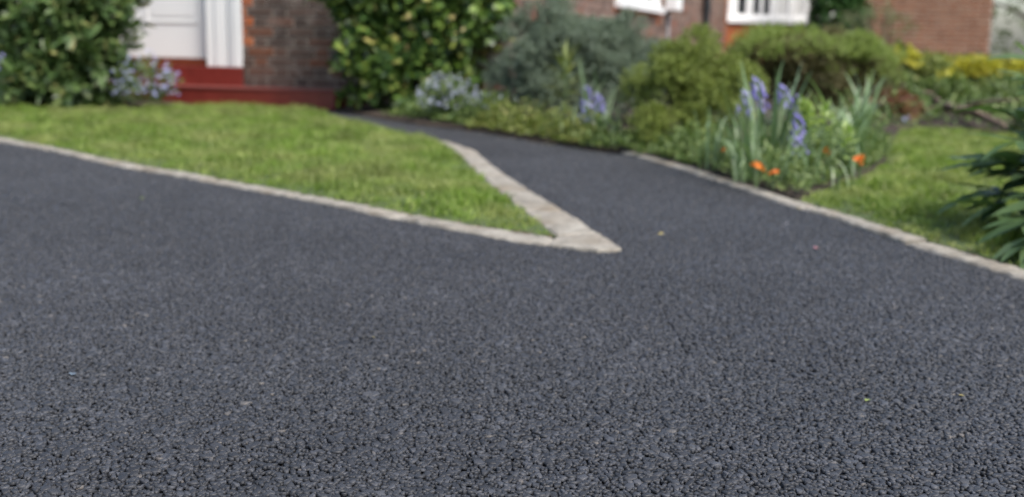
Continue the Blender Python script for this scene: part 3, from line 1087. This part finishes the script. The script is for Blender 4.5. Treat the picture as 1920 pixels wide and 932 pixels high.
# brown-green flat-topped bush
bb = shrub('flat_topped_bush', 'flat topped brownish green bush below the white bay window', 'bush', (1.75, 6.9, .02),
           [((1.58, 6.9, .42), (.26, .30, .11)), ((1.86, 6.9, .42), (.30, .32, .12)), ((2.04, 6.85, .29), (.20, .26, .20)), ((1.74, 6.85, .25), (.28, .24, .16))],
           6500, 12, .045, .020, .0062, NEEDLE, M['brownbush'], 25, up=.7, spread=.9, nst=14, shell=(.3, 1), lump=.2, low=-.7, clump=(50, .09))
r25 = np.random.default_rng(125)
P, D = sprigs(clumps([((1.57, 6.9, .44), (.26, .30, .11)), ((1.86, 6.9, .44), (.30, .32, .12)), ((2.05, 6.85, .31), (.20, .26, .20))], 60, .085, 525, .1)[:60], 2600, r25, .8, (.7, 1.03), .1, .2)
B, DD, U = leaves_on(P, D, 12, .05, r25, .9)
place_part(obj('fresh_growth', cloud_mesh('fresh_growth', NEEDLE, B, DD, U, np.full(len(B), .022), np.full(len(B), .006), M['freshbush'])), bb)['kind'] = 'stuff'

# ivy-covered column of green and far things
shrub('columnar_evergreen', 'tall dark green evergreen between the bay window and the red brick wall', 'shrub', (5.16, 18.3, -.02),
      [((5.14, 18.3, .8), (.42, .4, .9)), ((5.18, 18.3, 1.9), (.40, .4, .8))], 1500, 9, .1, .085, .06, SIMPLE, M['ivy'], 26, up=.1, nst=5, low=-.6)
hd = shrub('golden_hedge', 'clipped hedge with bright golden top before the red brick wall', 'hedge', (5.55, 13.6, -.02),
           [((5.05, 13.6, .20), (.40, .32, .20)), ((5.45, 13.6, .20), (.42, .32, .20)), ((5.9, 13.65, .19), (.42, .32, .2)), ((6.3, 13.7, .16), (.4, .32, .2))],
           1500, 8, .06, .05, .03, SIMPLE, M['hedge'], 27, up=.3, nst=6, low=-.6)
P, D = sprigs([((5.05, 13.6, .24), (.34, .32, .15)), ((5.45, 13.6, .24), (.42, .32, .15)), ((5.9, 13.65, .23), (.42, .32, .15)), ((6.3, 13.7, .19), (.3, .32, .13))], 2200, r25, .9, (.85, 1.05), .25, .1)
B, DD, U = leaves_on(P, D, 9, .05, r25, .9)
place_part(obj('golden_growth', cloud_mesh('golden_growth', SIMPLE, B, DD, U, np.full(len(B), .05), np.full(len(B), .03), M['gold'])), hd)['kind'] = 'stuff'

shrub('yellow_shrub', 'loose shrub with yellow leaves at the left end of the golden hedge', 'shrub', (3.9, 11.2, -.02),
      [((3.72, 11.2, .30), (.28, .3, .20)), ((4.05, 11.2, .22), (.26, .3, .20))], 420, 8, .08, .05, .028, SIMPLE, M['bed_yellow'], 28, up=.6, nst=6)
shrub('golden_tuft', 'small bright yellow shrub just left of the hedge', 'shrub', (3.72, 10.9, -.02),
      [((3.72, 10.9, .36), (.12, .12, .13))], 60, 8, .06, .045, .028, SIMPLE, M['gold'], 29, up=.6, nst=4)
shrub('golden_tuft', 'low yellow plant standing behind the fallen branch', 'shrub', (3.78, 9.9, -.02),
      [((3.78, 9.9, .16), (.09, .09, .13))], 50, 8, .06, .045, .024, SIMPLE, M['gold'], 30, up=.6, nst=4)
shrub('bare_shrub', 'thin grey twiggy shrub before the red brick wall', 'shrub', (4.95, 15.5, -.02),
      [((4.85, 15.5, .72), (.50, .4, .32))], 130, 6, .12, .05, .026, SIMPLE, M['treefar'], 31, up=.6, nst=16, stem_r=(.014, .005))
for i, (x, y, rx, h, lab, mat) in enumerate([
        (4.25, 8.9, .55, .26, 'leafy green perennials right of the fallen branch', 'bed_leaf'),
        (3.35, 8.9, .30, .20, 'low green perennial just behind the fallen branch', 'bed_leaf'),
        (4.9, 10.6, .60, .22, 'pale green perennials below the golden hedge', 'bed_yellow'),
        (3.45, 6.9, .40, .17, 'green perennial at the back edge of the right lawn', 'bed_leaf'),
        (2.55, 7.75, .22, .14, 'small reddish leaved plant behind the right lawn', 'redleaf'),
        (2.95, 9.3, .30, .28, 'green bushy plant between the flat topped bush and the branch', 'bed_leaf')]):
    shrub('perennial_plant', lab, 'plant', (x, y, -.01), [((x, y, h * .5), (rx, rx * .7, h * .6)), ((x + rx * .3, y, h * .7), (rx * .5, rx * .4, h * .5))],
          int(700 * rx), 8, .07, .055, .024, SIMPLE, M[mat], 40 + i, up=.6, nst=5, bark='stem', stem_r=(.005, .003))

# fallen branch with twigs
lg = thing('fallen_branch', (3.0, 7.9, .03), 'long brown fallen branch lying across the back bed', 'branch')
mb = MB().tube([(3.45, 9.75, .17), (3.3, 9.0, .15), (3.1, 8.1, .12), (2.98, 7.3, .12), (2.85, 6.55, .09)], [.016, .024, .030, .028, .016], 8)
place_part(mb.build('limb', M['log'], None, True), lg)
for a, b in (((3.2, 8.6, .14), (2.95, 8.2, .22)), ((3.05, 7.8, .13), (3.35, 7.4, .20)), ((3.3, 9.0, .15), (3.05, 9.1, .25)), ((2.95, 7.1, .11), (2.7, 6.9, .16)), ((3.12, 8.2, .12), (2.8, 7.9, .06))):
    place_part(MB().tube([a, tuple((np.array(a) + np.array(b)) / 2 + np.array([.02, 0, .02])), b], [.016, .011, .005], 6).build('twig', M['log'], None, True), lg)

# far trees at the right
def tree(loc, h, rad, label, seed, mat, nleaf):
    r = np.random.default_rng(seed)
    root = thing('garden_tree', loc, label, 'tree', 'trees at the far right')
    x, y, z = loc
    tr = MB().tube([(x, y, z), (x + .1, y, h * .35), (x - .05, y + .1, h * .7), (x, y, h)], [.16, .12, .08, .03], 8)
    place_part(tr.build('trunk', M['bark'], None, True), root)
    for i in range(9):
        a = i * 2.4; zz = h * (.15 + .07 * i)
        e = (x + math.cos(a) * rad * .8, y + math.sin(a) * rad * .8, zz + rad * .35)
        place_part(MB().tube([(x, y, zz), tuple((np.array((x, y, zz)) + np.array(e)) / 2 + np.array([0, 0, .1])), e], [.05, .035, .012], 6).build('limb', M['bark'], None, True), root)
    lobes = [((x + r.normal(0, rad * .5), y + r.normal(0, rad * .4), h * r.uniform(.15, .95)), (rad * r.uniform(.35, .6),) * 3) for _ in range(14)]
    P, D = sprigs(lobes, nleaf, r, .2, (.3, 1), -.9, .3)
    B, DD, U = leaves_on(P, D, 7, .25, r, 1)
    place_part(obj('crown', cloud_mesh('crown', SIMPLE, B, DD, U, np.full(len(B), .13), np.full(len(B), .08), mat)), root)['kind'] = 'stuff'
    return root


tree((11.9, 26, -.03), 5.0, 1.7, 'pale leafy tree beside the edge of the red brick wall', 51, M['treefar'], 190)
tree((16.5, 34, -.03), 6.0, 2.6, 'far tree with open crown at the right edge of the picture', 52, M['treefar'], 200)


# ------------------------------------------------------------------ strap-leaved clumps, flowers
def strap_mesh(bend, n=8, w=1.0, fold=.25):
    V, F = [], []
    ang = math.pi / 2
    x, z = 0.0, 0.0
    for i in range(n + 1):
        t = i / n
        ww = w * (0.75 + .6 * t - 1.28 * t ** 3.2) * .5
        ww = max(ww, .05 * w)
        V += [(x, -ww, z + fold * ww), (x, 0, z), (x, ww, z + fold * ww)]
        ang = math.pi / 2 - bend * t ** 1.6
        x += math.cos(ang) / n; z += math.sin(ang) / n
    for i in range(n):
        a = i * 3
        F += [(a, a + 1, a + 4, a + 3), (a + 1, a + 2, a + 5, a + 4)]
    return V, F


STRAP = []
for b in (.25, .6, 1.0, 1.5, 2.1, 2.7):
    V, F = strap_mesh(b, w=.042)
    STRAP.append(mesh_data('leaf', V, F, M['strap'], True))


def strap_clump(loc, label, n, length, seed, group='strap leaved clumps along the kerb', bends=None, wide=1.0, tilt=.3, name='strap_leaf_plant'):
    r = random.Random(seed)
    root = thing(name, loc, label, 'plant', group)
    for i in range(n):
        me = STRAP[r.choice(bends or (0, 1, 1, 2, 2, 3, 4))]
        o = bpy.data.objects.new('leaf', me)
        link(o, root)
        L = length * r.uniform(.6, 1.15)
        o.scale = (L, L * wide * r.uniform(.8, 1.2), L)
        o.rotation_euler = (r.uniform(-.15, .15), r.uniform(0, tilt), r.uniform(0, 6.28))
        o.location = (r.uniform(-.05, .05), r.uniform(-.05, .05), -.01)
    return root


def bell_mesh():
    V, F = [], []
    S = 6
    for t, rr in ((0, .10), (.2, .32), (.6, .34), (.85, .42), (1, .62)):
        for s in range(S):
            V.append((math.cos(s * 1.0472) * rr, math.sin(s * 1.0472) * rr, -t))
    for i in range(4):
        for s in range(S):
            F.append((i * S + s, i * S + (s + 1) % S, (i + 1) * S + (s + 1) % S, (i + 1) * S + s))
    return mesh_data('flower', V, F, M['bluebell'], True)


def star_mesh(mat, petals=5, cup=.25):
    V, F = [(0, 0, 0)], []
    for p in range(petals):
        a = p * 2 * math.pi / petals
        i = len(V)
        for da, rr, z in ((-.42, .55, cup * .6), (-.25, .98, cup), (.25, .98, cup), (.42, .55, cup * .6)):
            V.append((math.cos(a + da) * rr, math.sin(a + da) * rr, z))
        F += [(0, i, i + 1, i + 2), (0, i + 2, i + 3)]
    return mesh_data('flower', V, F, mat)


BELL = bell_mesh()
ST_BLUE, ST_GREY, ST_OR, ST_YE, ST_WH = star_mesh(M['fmn']), star_mesh(M['fmn_grey']), star_mesh(M['orange'], 8, .5), star_mesh(M['yellowp'], 6, .5), star_mesh(M['whitep'], 6, .4)


def bluebell(loc, h, label, seed, nb=11, size=.02, leaves=5, group='bluebells', span=.11):
    r = random.Random(seed)
    root = thing('bluebell', loc, label, 'flower', group)
    lx, ly = r.uniform(-.06, .06), r.uniform(-.03, .03)
    pts_ = [(0, 0, 0), (lx * .3, ly * .3, h * .5), (lx, ly, h)]
    MB().tube(pts_, [.004, .0035, .002], 5).build('stem', M['stem'], root, True)
    for i in range(nb):
        t = i / (nb - 1)
        a = i * 2.4
        o = bpy.data.objects.new('flower', BELL)
        link(o, root)
        q = .030 * (1.1 - .5 * t) * r.uniform(.6, 1.2)
        o.location = (lx * (1 - .2 * (1 - t)) + math.cos(a) * q, ly + math.sin(a) * q, h - span * (1 - t))
        o.scale = (size * .8, size * .8, size * 1.15)
        o.rotation_euler = (-math.sin(a) * .5 + r.uniform(-.2, .2), math.cos(a) * -.5 + r.uniform(-.2, .2), a)
    for i in range(leaves):
        o = bpy.data.objects.new('leaf', STRAP[r.choice((1, 2, 3))])
        link(o, root)
        L = h * r.uniform(.7, 1.0)
        o.scale = (L, L * .9, L)
        o.rotation_euler = (0, r.uniform(0, .3), r.uniform(0, 6.28))
    return root


def cushion(name, loc, label, cat, rx, h, nflow, fsize, fmesh, leafmat, seed, nleaf=400, Lf=.035, Wf=.012, group=None, top=.55):
    """bushy small-flowered plant: foliage, stems and flowers of its own"""
    r = np.random.default_rng(seed)
    root = thing(name, loc, label, cat, group)
    x, y, z = loc
    P, D = sprigs([((x, y, z + h * .35), (rx * .85, rx * .7, h * .42))], nleaf // 6, r, .8, (.2, 1), -.3, .2)
    B, DD, U = leaves_on(P, D, 6, .05, r, .9)
    n = len(B)
    place_part(obj('foliage', cloud_mesh('foliage', SIMPLE, B, DD, U, Lf * r.uniform(.7, 1.3, n), Wf * r.uniform(.7, 1.3, n), leafmat)), root)['kind'] = 'stuff'
    st_ = MB()
    for i in range(nflow):
        a = r.uniform(0, 6.28); q = math.sqrt(r.uniform(0, 1)) * rx
        zz = h * (top + (1 - top) * r.uniform(0, 1) * (1 - .5 * (q / rx) ** 2))
        p = (math.cos(a) * q, math.sin(a) * q * .8, zz)
        st_.tube([(p[0] * .4, p[1] * .4, h * .1), (p[0] * .8, p[1] * .8, zz * .7), p], [.0016, .0013, .001], 3, False)
        o = bpy.data.objects.new('flower', fmesh)
        link(o, root)
        o.location = p
        s = fsize * r.uniform(.75, 1.2)
        o.scale = (s, s, s)
        o.rotation_euler = (r.uniform(.2, 1.4), r.uniform(-.7, .7), r.uniform(-.6, .6))
    st_.build('stem', M['stem'], root)
    return root


# forget-me-nots
cushion('forget_me_not', (-2.52, 7.72, .04), 'pale blue forget-me-nots beside the red step, under the evergreen', 'flower', .23, .38, 150, .0125, ST_BLUE, M['bed_leaf'], 61, 620, top=.22)
cushion('forget_me_not', (-.42, 7.12, .02), 'grey blue forget-me-nots between the climbing shrub and grey bush', 'flower', .21, .31, 220, .011, ST_GREY, M['bed_leaf'], 62, 800, top=.3)
cushion('forget_me_not', (-.12, 6.85, .02), 'fading forget-me-not plant at the foot of the grey green bush', 'flower', .17, .20, 18, .012, ST_GREY, M['bed_leaf'], 63, 700)
# bluebells
bluebell((-3.38, 7.42, .03), .36, 'lone bluebell in front of the evergreen at the left edge', 64, 9, .022, 3)
for i, (x, y, h, lab) in enumerate([
        (.90, 4.42, .34, 'leftmost of the tall violet bluebells by the garden kerb'),
        (.93, 4.46, .32, 'violet bluebell close beside the leftmost one by the kerb'),
        (1.01, 4.52, .37, 'tallest violet bluebell, in the middle of the kerb group'),
        (1.075, 4.45, .345, 'violet bluebell right of the tallest one'),
        (1.10, 4.55, .30, 'rightmost of the tall violet bluebells by the kerb'),
        (1.095, 4.35, .24, 'lower blue bluebell below the pale green bracts'),
        (1.10, 4.28, .155, 'lowest bluebell, beside the orange flowers'),
        (.34, 6.0, .27, 'bluebell before the grey bush, left of the pale iris'),
        (.33, 5.85, .20, 'low bluebell leaning before the grey green bush'),
        (.47, 5.85, .24, 'bluebell right of the pale iris, against the grey bush')]):
    bluebell((x, y, .03), h, lab, 70 + i, 13, .0190, 3, span=.085 + .01 * (i % 3))
# strap leaves
for i, (x, y, n, L, lab, bends) in enumerate([
        (.80, 4.55, 12, .30, 'strap leaves overhanging the kerb below the olive bush', None),
        (.90, 4.30, 16, .36, 'tall strap leaves around the leftmost bluebells', (0, 0, 1, 1, 2, 3)),
        (1.02, 4.45, 16, .44, 'tallest strap leaves around the middle bluebell', (0, 0, 1, 1, 2)),
        (1.12, 4.15, 12, .22, 'short strap leaves behind the orange flowers', None),
        (.93, 4.05, 13, .21, 'arching strap leaves at the kerb in front of the bluebells', (2, 3, 4, 5)),
        (1.27, 4.60, 14, .36, 'strap leaves right of the pale green bracts', (1, 2, 3, 4)),
        (1.45, 4.80, 18, .40, 'arching grey green strap leaves at the lawn end of the bed', (1, 2, 3, 3, 4)),
        (1.58, 5.05, 14, .40, 'strap leaves at the back corner of the bed by the lawn', (1, 2, 3)),
        (.47, 5.58, 12, .24, 'strap leaves spilling over the path edge left of the olive bush', (2, 3, 4, 4)),
        (.30, 5.95, 10, .22, 'small strap leaves at the path edge before the grey bush', (2, 3, 4)),
        (1.20, 4.02, 9, .16, 'low curled strap leaves beside the largest orange flower', (3, 4, 5))]):
    strap_clump((x, y, .03), lab, n, L, 90 + i, bends=bends)
for i, (x, y, n, L, lab, bends) in enumerate([
        (.86, 4.18, 12, .27, 'pale arching leaves in front of the leftmost bluebells', (2, 3, 4, 4, 5)),
        (1.08, 4.28, 12, .25, 'pale arching leaves below the right bluebells', (2, 3, 4, 5)),
        (1.38, 4.62, 14, .34, 'pale arching leaves in the middle of the lawn end of the bed', (2, 3, 3, 4)),
        (.41, 5.78, 14, .26, 'arching leaves around the low bluebells before the grey bush', (1, 2, 3, 4)),
        (1.66, 5.45, 12, .36, 'strap leaves at the back of the bed below the flat topped bush', (1, 2, 3))]):
    strap_clump((x, y, .03), lab, n, L, 190 + i, bends=bends, wide=1.25)
# pale iris fan and lily-like whorl in front of the grey bush
strap_clump((.435, 5.95, .03), 'pale green iris fan standing before the grey green bush', 9, .38, 110, None, (0, 0, 1), 1.1, .2, 'iris')


def whorl(loc, h, label, mat, seed, nl=40, Lf=.12, Wf=.016, zs=.35, cat='plant', name='leafy_stem_plant', stemsn=1):
    r = np.random.default_rng(seed)
    root = thing(name, loc, label, cat)
    for s in range(stemsn):
        lx, ly = (r.uniform(-.05, .05), r.uniform(-.04, .04)) if stemsn > 1 else (0, 0)
        MB().tube([(lx * .3, ly * .3, 0), (lx, ly, h)], [.006, .003], 5).build('stem', M['stem'], root, True)
        t = np.linspace(zs, 1, nl)
        B = np.stack([np.full(nl, loc[0] + lx), np.full(nl, loc[1] + ly), loc[2] + h * t], 1)
        a = np.arange(nl) * 2.4 + s
        el = .05 + 1.15 * ((t - zs) / (1 - zs)) ** 1.5
        D = np.stack([np.cos(a) * np.cos(el), np.sin(a) * np.cos(el), np.sin(el)], 1) + r.normal(0, .12, (nl, 3))
        U = np.tile((0, 0, 1.0), (nl, 1)) + r.normal(0, .1, (nl, 3))
        leaf_objects(root, BROAD, B, D, U, Lf * r.uniform(.7, 1.2, nl), Wf * r.uniform(.8, 1.2, nl), [mat])
    return root


whorl((.285, 6.35, .03), .40, 'spiky yellow green stem with whorled narrow leaves before the grey bush', M['bed_yellow'], 111, 60, .15, .013, .42)
whorl((1.18, 4.42, .03), .25, 'pale green bracted spurge right of the tall bluebells', M['palebract'], 112, 26, .06, .024, .45, stemsn=4, name='spurge')
whorl((1.32, 4.36, .03), .17, 'small pale green spurge above the largest orange flower', M['palebract'], 113, 20, .05, .018, .4, stemsn=2, name='spurge')
# orange and yellow flowers
for i, (x, y, z, s, n, lab, fm) in enumerate([
        (.87, 3.99, .09, .022, 4, 'orange flower nearest the kerb, below the leftmost bluebells', ST_OR),
        (.915, 3.92, .08, .018, 3, 'small orange flower right beside the kerb', ST_OR),
        (1.24, 4.43, .11, .018, 2, 'dull orange flower half hidden under the strap leaves', ST_OR),
        (1.31, 4.22, .095, .026, 5, 'largest bright orange flower at the lawn edge', ST_OR),
        (.82, 4.35, .12, .014, 1, 'tiny orange flower under the tall strap leaves by the kerb', ST_OR),
        (.06, 6.28, .085, .016, 1, 'single yellow flower at the path edge', ST_YE),
        (3.82, 8.1, .24, .035, 2, 'yellow flower among the perennials at the right', ST_YE),
        (3.62, 11.4, .52, .055, 4, 'white blossom behind the flat topped bush', ST_WH),
        (2.55, 7.32, .07, .025, 3, 'small lilac flower at the back edge of the right lawn', ST_BLUE)]):
    root = thing('garden_flower', (x, y, .02), lab, 'flower', 'small garden flowers')
    rr = random.Random(130 + i)
    st_ = MB()
    for j in range(n):
        ox, oy = rr.uniform(-.5, .5) * s * (n > 1) * 1.6, rr.uniform(-.5, .5) * s * (n > 1)
        zz = z - .02 + rr.uniform(-.3, .5) * s * (n > 1)
        st_.tube([(ox * .2, oy * .2, 0), (ox, oy, zz)], [.002, .0015], 4, False)
        o = bpy.data.objects.new('flower', fm)
        link(o, root)
        o.location = (ox, oy, zz); o.scale = (s * .7, s * .7, s * .7)
        o.rotation_euler = (rr.uniform(.3, 1.1), rr.uniform(-.4, .4), rr.uniform(0, 6))
    st_.build('stem', M['stem'], root)

# low ground cover in the bed along the path
def cover(name, label, poly, n, hmax, L, W, mat, seed):
    r = np.random.default_rng(seed)
    xs = [p[0] for p in poly]; ys = [p[1] for p in poly]
    P = np.stack([r.uniform(min(xs), max(xs), n * 3), r.uniform(min(ys), max(ys), n * 3)], 1)
    P = P[inside(P, poly)][:n]
    e = np.clip(seg_dist(P, poly, True) / .1, .3, 1)
    h = hmax * r.uniform(.1, 1, len(P)) * e * np.clip(.8 + .5 * wave(P, .3, seed), .2, 1.3)
    B = np.stack([P[:, 0], P[:, 1], .02 + h], 1)
    D = np.stack([r.normal(0, 1, len(P)), r.normal(0, 1, len(P)), r.uniform(.1, 1.2, len(P))], 1)
    U = np.stack([r.normal(0, .4, len(P)), r.normal(0, .4, len(P)), np.ones(len(P))], 1)
    o = obj(name, cloud_mesh(name, SIMPLE, B, D, U, L * r.uniform(.6, 1.3, len(P)), W * r.uniform(.6, 1.3, len(P)), mat))
    tag(o, label, 'ground cover', None, 'stuff')
    return o


cover('ground_cover', 'low yellow green ground cover along the far side of the path', [(-.30, 6.66), (-.02, 6.2), (.16, 5.87), (.33, 5.55), (.55, 5.75), (.25, 6.5), (-.1, 7.0)], 3600, .14, .035, .016, M['bed_yellow'], 141)
cover('ground_cover', 'low green leaves filling the bed behind the garden kerb', [(.62, 5.12), (.76, 4.65), (.90, 4.0), (.97, 3.78), (1.18, 4.15), (1.4, 4.5), (1.70, 5.1), (2.06, 6.15), (1.7, 6.2), (1.1, 5.4)], 7500, .13, .04, .013, M['bed_leaf'], 142)
cover('ground_cover', 'mixed low greenery in the back bed beyond the right lawn', [(2.0, 6.4), (2.5, 7.3), (2.8, 7.4), (3.2, 7.0), (4.5, 6.3), (6.5, 10), (7, 13.5), (4.4, 13), (2.6, 9.5)], 9000, .16, .06, .026, M['bed_leaf'], 143)
cover('ground_cover', 'low leaves under the olive bush at the path edge', [(.33, 5.53), (.52, 5.27), (.625, 5.10), (.76, 4.66), (.98, 4.95), (.92, 5.5), (.5, 5.85)], 2600, .12, .035, .014, M['bed_leaf'], 145)
cover('ground_cover', 'green leaves at the foot of the climbing shrub', [(-.9, 7.6), (-.52, 7.0), (-.3, 6.75), (-.1, 7.1), (-.2, 7.7)], 1500, .12, .045, .02, M['bed_leaf'], 144)

M['litter'] = leaf_mat('leaf_litter', [(0, (.05, .03, .02)), (.5, (.11, .07, .04)), (.85, (.17, .12, .06)), (1, (.10, .14, .04))], .8, .1)


def litter(name, label, line, n, spread, seed, side=0.0):
    r = np.random.default_rng(seed)
    A = np.array(line)
    seg = r.integers(0, len(A) - 1, n)
    t = r.uniform(0, 1, n)[:, None]
    P = A[seg] * (1 - t) + A[seg + 1] * t
    dd = unit(A[seg + 1] - A[seg])
    P = P + np.stack([-dd[:, 1], dd[:, 0]], 1) * (side + np.abs(r.normal(0, spread, n)) * np.where(r.uniform(0, 1, n) < .6, 1, -1))[:, None]
    B = np.stack([P[:, 0], P[:, 1], np.full(n, .006) + r.uniform(0, .004, n)], 1)
    D = np.stack([r.normal(0, 1, n), r.normal(0, 1, n), r.uniform(-.1, .2, n)], 1)
    U = np.stack([r.normal(0, .3, n), r.normal(0, .3, n), np.ones(n)], 1)
    L = r.uniform(.006, .018, n)
    o = obj(name, cloud_mesh(name, SIMPLE, B, D, U, L, L * r.uniform(.25, .7, n), M['litter']))
    tag(o, label, 'leaf litter', None, 'stuff')


litter('leaf_litter', 'brown leaf litter along the far edge of the path', PATH_FAR[1:], 900, .04, 146)
litter('leaf_litter', 'crumbs of soil and leaf along the garden kerb', KK_IN[:9], 500, .03, 147)
litter('leaf_litter', 'clippings and soil along the inner edge of the lawn kerb', KL_IN[2:], 600, .02, 148)

# dark-leaved plant at the right
r = np.random.default_rng(150)
hp = thing('dark_leaved_plant', (1.53, 3.08, .03), 'dark green plant with long drooping leaves at the right edge by the kerb', 'plant')
Bs, Ds, Us, Ls, Ws = [], [], [], [], []
for i in range(48):
    a = r.uniform(0, 6.28); q = r.uniform(.05, .28)
    tip = np.array([1.53 + math.cos(a) * q, 3.08 + math.sin(a) * q * .8, .03 + r.uniform(.05, .46)])
    if i < 9: tip = np.array([(1.36, 2.98, .27), (1.38, 3.1, .20), (1.43, 3.0, .40), (1.46, 2.9, .25), (1.40, 2.85, .13), (1.33, 2.80, .09), (1.30, 2.72, .06), (1.40, 2.70, .15), (1.36, 2.62, .08)][i])
    if tip[2] > .33: tip[0] = max(tip[0], 1.47)
    root0 = np.array([1.53 + r.uniform(-.06, .06), 3.08 + r.uniform(-.05, .05), .02])
    mid = root0 * .45 + tip * .55 + np.array([0, 0, .05])
    place_part(MB().tube([root0, mid, tip], [.006, .005, .004], 6).build('stem', M['stem'], None, True), hp)
    nl = r.integers(6, 9)
    out = unit((tip - root0)[None])[0]
    for j in range(nl):
        b = j * 2 * math.pi / nl + r.uniform(-.2, .2)
        d = np.array([math.cos(b), math.sin(b), r.uniform(-.25, .25)]) + out * .55
        Bs.append(tip); Ds.append(d); Us.append(np.array([0, 0, 1.0]) + r.normal(0, .2, 3))
        f_ = .72 if tip[2] > .33 else 1.0
        Ls.append(r.uniform(.12, .18) * f_); Ws.append(r.uniform(.038, .055) * f_)
leaf_objects(hp, tmpl_broad(.12, 1.1), np.array(Bs), np.array(Ds), np.array(Us), np.array(Ls), np.array(Ws), [M['hellebore']])
cushion('forget_me_not', (1.50, 2.72, .03), 'blue forget-me-nots under the dark leaved plant at the right edge', 'flower', .12, .12, 16, .011, ST_GREY, M['hellebore'], 151, 500, .05, .02)

# ------------------------------------------------------------------ small things dropped on the asphalt
PETAL = mesh_data('petal', [(0, -.5, .02), (.38, -.15, .16), (.3, .35, .22), (0, .55, .1), (-.33, .3, .2), (-.36, -.2, .12), (0, 0, .02)],
                  [(0, 1, 6), (1, 2, 6), (2, 3, 6), (3, 4, 6), (4, 5, 6), (5, 0, 6)], None)
M['drywhite'] = plain('white_fleck', (.62, .62, .63), .6, .1, 50)
M['dryleaf'] = plain('dry_leaf', (.25, .21, .08), .7, .3, 80)
M['greenfleck'] = plain('green_leaf_fleck', (.16, .2, .05), .6, .3, 80)
M['bluefleck'] = plain('blue_fleck', (.10, .13, .16), .6, .1, 80)
for x, y, s, m, lab in [
        (.79, 2.86, .016, 'pinkp', 'pink petal lying on the asphalt between the kerbs'),
        (.41, 3.04, .018, 'dryleaf', 'yellowish leaf on the asphalt right of the kerb point'),
        (.53, 1.59, .012, 'greenfleck', 'small green leaf on the near asphalt at the right'),
        (.98, 2.20, .010, 'drywhite', 'white petal on the asphalt near the right edge'),
        (.81, 3.26, .013, 'drywhite', 'pale fleck on the asphalt close to the garden kerb'),
        (-1.19, 3.56, .012, 'greenfleck', 'greenish fleck on the asphalt below the lawn kerb'),
        (-.67, 1.65, .014, 'bluefleck', 'pale blue fleck on the asphalt at the left edge'),
        (.23, 2.45, .014, 'dryleaf', 'dry leaf on the asphalt in front of the kerb point'),
        (-.24, 1.90, .008, 'dryleaf', 'tiny yellow seed husk on the asphalt left of the middle'),
        (.68, 1.62, .011, 'dryleaf', 'brown leaf fragment on the near asphalt at the right edge')]:
    o = bpy.data.objects.new('fallen_petal' if m in ('pinkp', 'drywhite', 'bluefleck') else 'fallen_leaf', PETAL.copy())
    o.data.materials.append(M[m])
    link(o)
    o.location = (x, y, .0035); o.scale = (s, s, s)
    o.rotation_euler = (random.uniform(-.2, .2), random.uniform(-.2, .2), random.uniform(0, 6))
    tag(o, lab, 'petal' if 'petal' in o.name else 'leaf')
